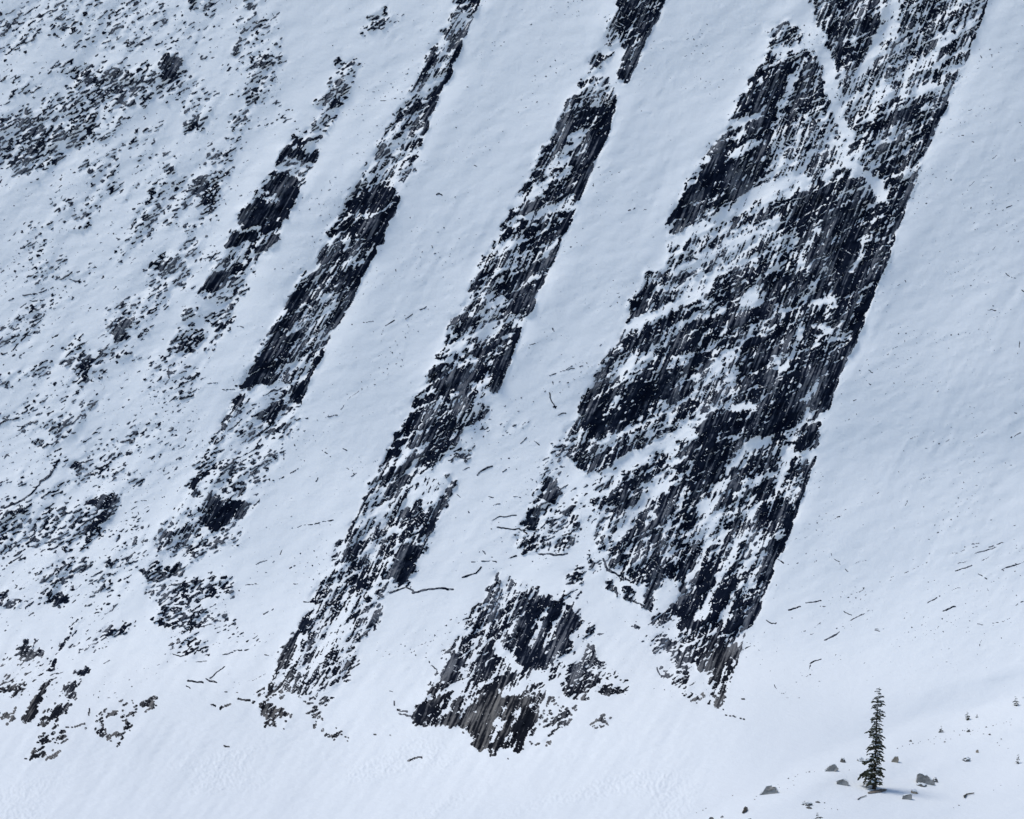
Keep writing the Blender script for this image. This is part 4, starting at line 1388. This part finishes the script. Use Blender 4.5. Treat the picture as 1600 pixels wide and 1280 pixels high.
boulder(1326, 1004, 50, 15, 11, MAT_DARK, 'long thin dark rock lying tilted on the right snow', True, -.5)
boulder(1381, 967, 20, 22, 12, MAT_TAN, 'small tan stone above the tilted dark rock', False)
boulder(1340, 870, 30, 20, 13, MAT_DARK, 'dark stone on the crest below the spreading sapling', False)
boulder(578, 1211, 66, 17, 14, MAT_DARK, 'flat dark rock among three low ones near the bottom', True, -.2)
boulder(632, 1201, 32, 9, 15, MAT_DARK, 'smallest low rock, right of the flat dark one', False)
boulder(592, 1228, 40, 12, 16, MAT_DARK, 'low rock just below the flat dark one', False)
boulder(137, 1279, 32, 14, 17, MAT_DARK, 'dark boulder at the bottom edge, left of a small rounded stone', False)
boulder(187, 1272, 20, 16, 19, MAT_GREY, 'small rounded stone at the bottom edge', False)
boulder(316, 1282, 26, 12, 20, MAT_GREY, 'grey stone at the bottom edge left of the young conifer top', False)
boulder(1068, 915, 22, 12, 21, MAT_DARK, 'small dark stone at the left start of the stony crest', False)

STONES = """1010,940 1030,938 1060,927 1085,922 1110,915 1120,906 1150,907 1160,918 1175,918 1205,900 1240,905 1262,896 1290,886 1305,864 1320,862 1360,864
1376,861 1392,851 1420,842 1450,844 1470,836 1500,829 1530,826 1541,811 1500,906 1476,916 1486,926 1530,941 1565,1116 1490,1121 1450,1136 500,1086
520,1080 541,1071 590,1056 575,1059 610,1051 512,1092 525,1121 488,1136 455,1127 440,1112 346,1166 335,1179 230,1169 657,1200 662,1221 690,1223
735,1233 780,1049 1262,1226 1288,1211 1190,890 1225,912 1345,882 1405,872 1440,880 1330,850 1280,862 1180,905 95,1236 70,1250 110,1228 880,1000 1520,815 1545,840"""
for k, tok in enumerate(STONES.split()):
    x, y = (float(v) for v in tok.split(','))
    r = random.Random(k + 50)
    w = r.choice([5, 6, 7, 8, 10, 14]) * r.uniform(.8, 1.2)
    boulder(x + r.uniform(-9, 9), y + 4 + r.uniform(-6, 6), w, w * r.uniform(.35, .8), k + 50, r.choice([MAT_DARK, MAT_DARK, MAT_GREY]), 'small stone poking out of the snow on the lower right slope', False,
            r.uniform(-.4, .4), None, .9, 'small_stone', 'small stones on the lower right slope')

def branch(label, lines, rad, name='dead_branch'):
    p0 = surf(*zt(*lines[0][0]))[0]
    bm = bmesh.new()
    for l in lines:
        pts = [surf(*zt(*q))[0] + Vector((0, -.05, rad * 1.2)) - p0 for q in l]
        tube(bm, pts, [rad * (1 - .5 * k / len(pts)) for k in range(len(pts))], 6)
    o = bm_obj(name, bm, MAT_WOOD, None, True); o.location = p0
    return tag(o, label, 'branch')
branch('short fallen stick on the snow below the tall conifer', [[(822, 1190), (834, 1181), (848, 1177), (862, 1171)]], .05)
branch('forked dead twig on the snow near the right bottom corner', [[(1322, 1182), (1330, 1168), (1345, 1165), (1366, 1162)], [(1330, 1170), (1318, 1176)]], .08)
branch('bent dead branches sticking from the snow near the bottom left of the moraine', [[(284, 1254), (292, 1240), (298, 1232), (303, 1230)], [(292, 1250), (302, 1242), (304, 1234)], [(296, 1246), (290, 1236), (296, 1228)]], .09)

# bare patch of needles and soil under the tree
bm = bmesh.new()
c0 = surf(1370, 1237)[0]
ring = [bm.verts.new(surf(1370 + 16 * math.cos(a) * rng.uniform(.8, 1.1), 1237 + 3.0 * math.sin(a) * rng.uniform(.7, 1.1) - 3 * math.cos(a) * .8)[0] - c0 + Vector((0, -.05, .04))) for a in np.linspace(0, 2 * math.pi, 23)[:-1]]
cv = bm.verts.new((0, -.05, .10))
for a, b in zip(ring, ring[1:] + ring[:1]): bm.faces.new((a, b, cv))
o = bm_obj('needle_litter', bm, MAT_LITTER, None, True); o.location = c0
tag(o, 'brown ring of needles and soil round the foot of the tall conifer', 'litter')
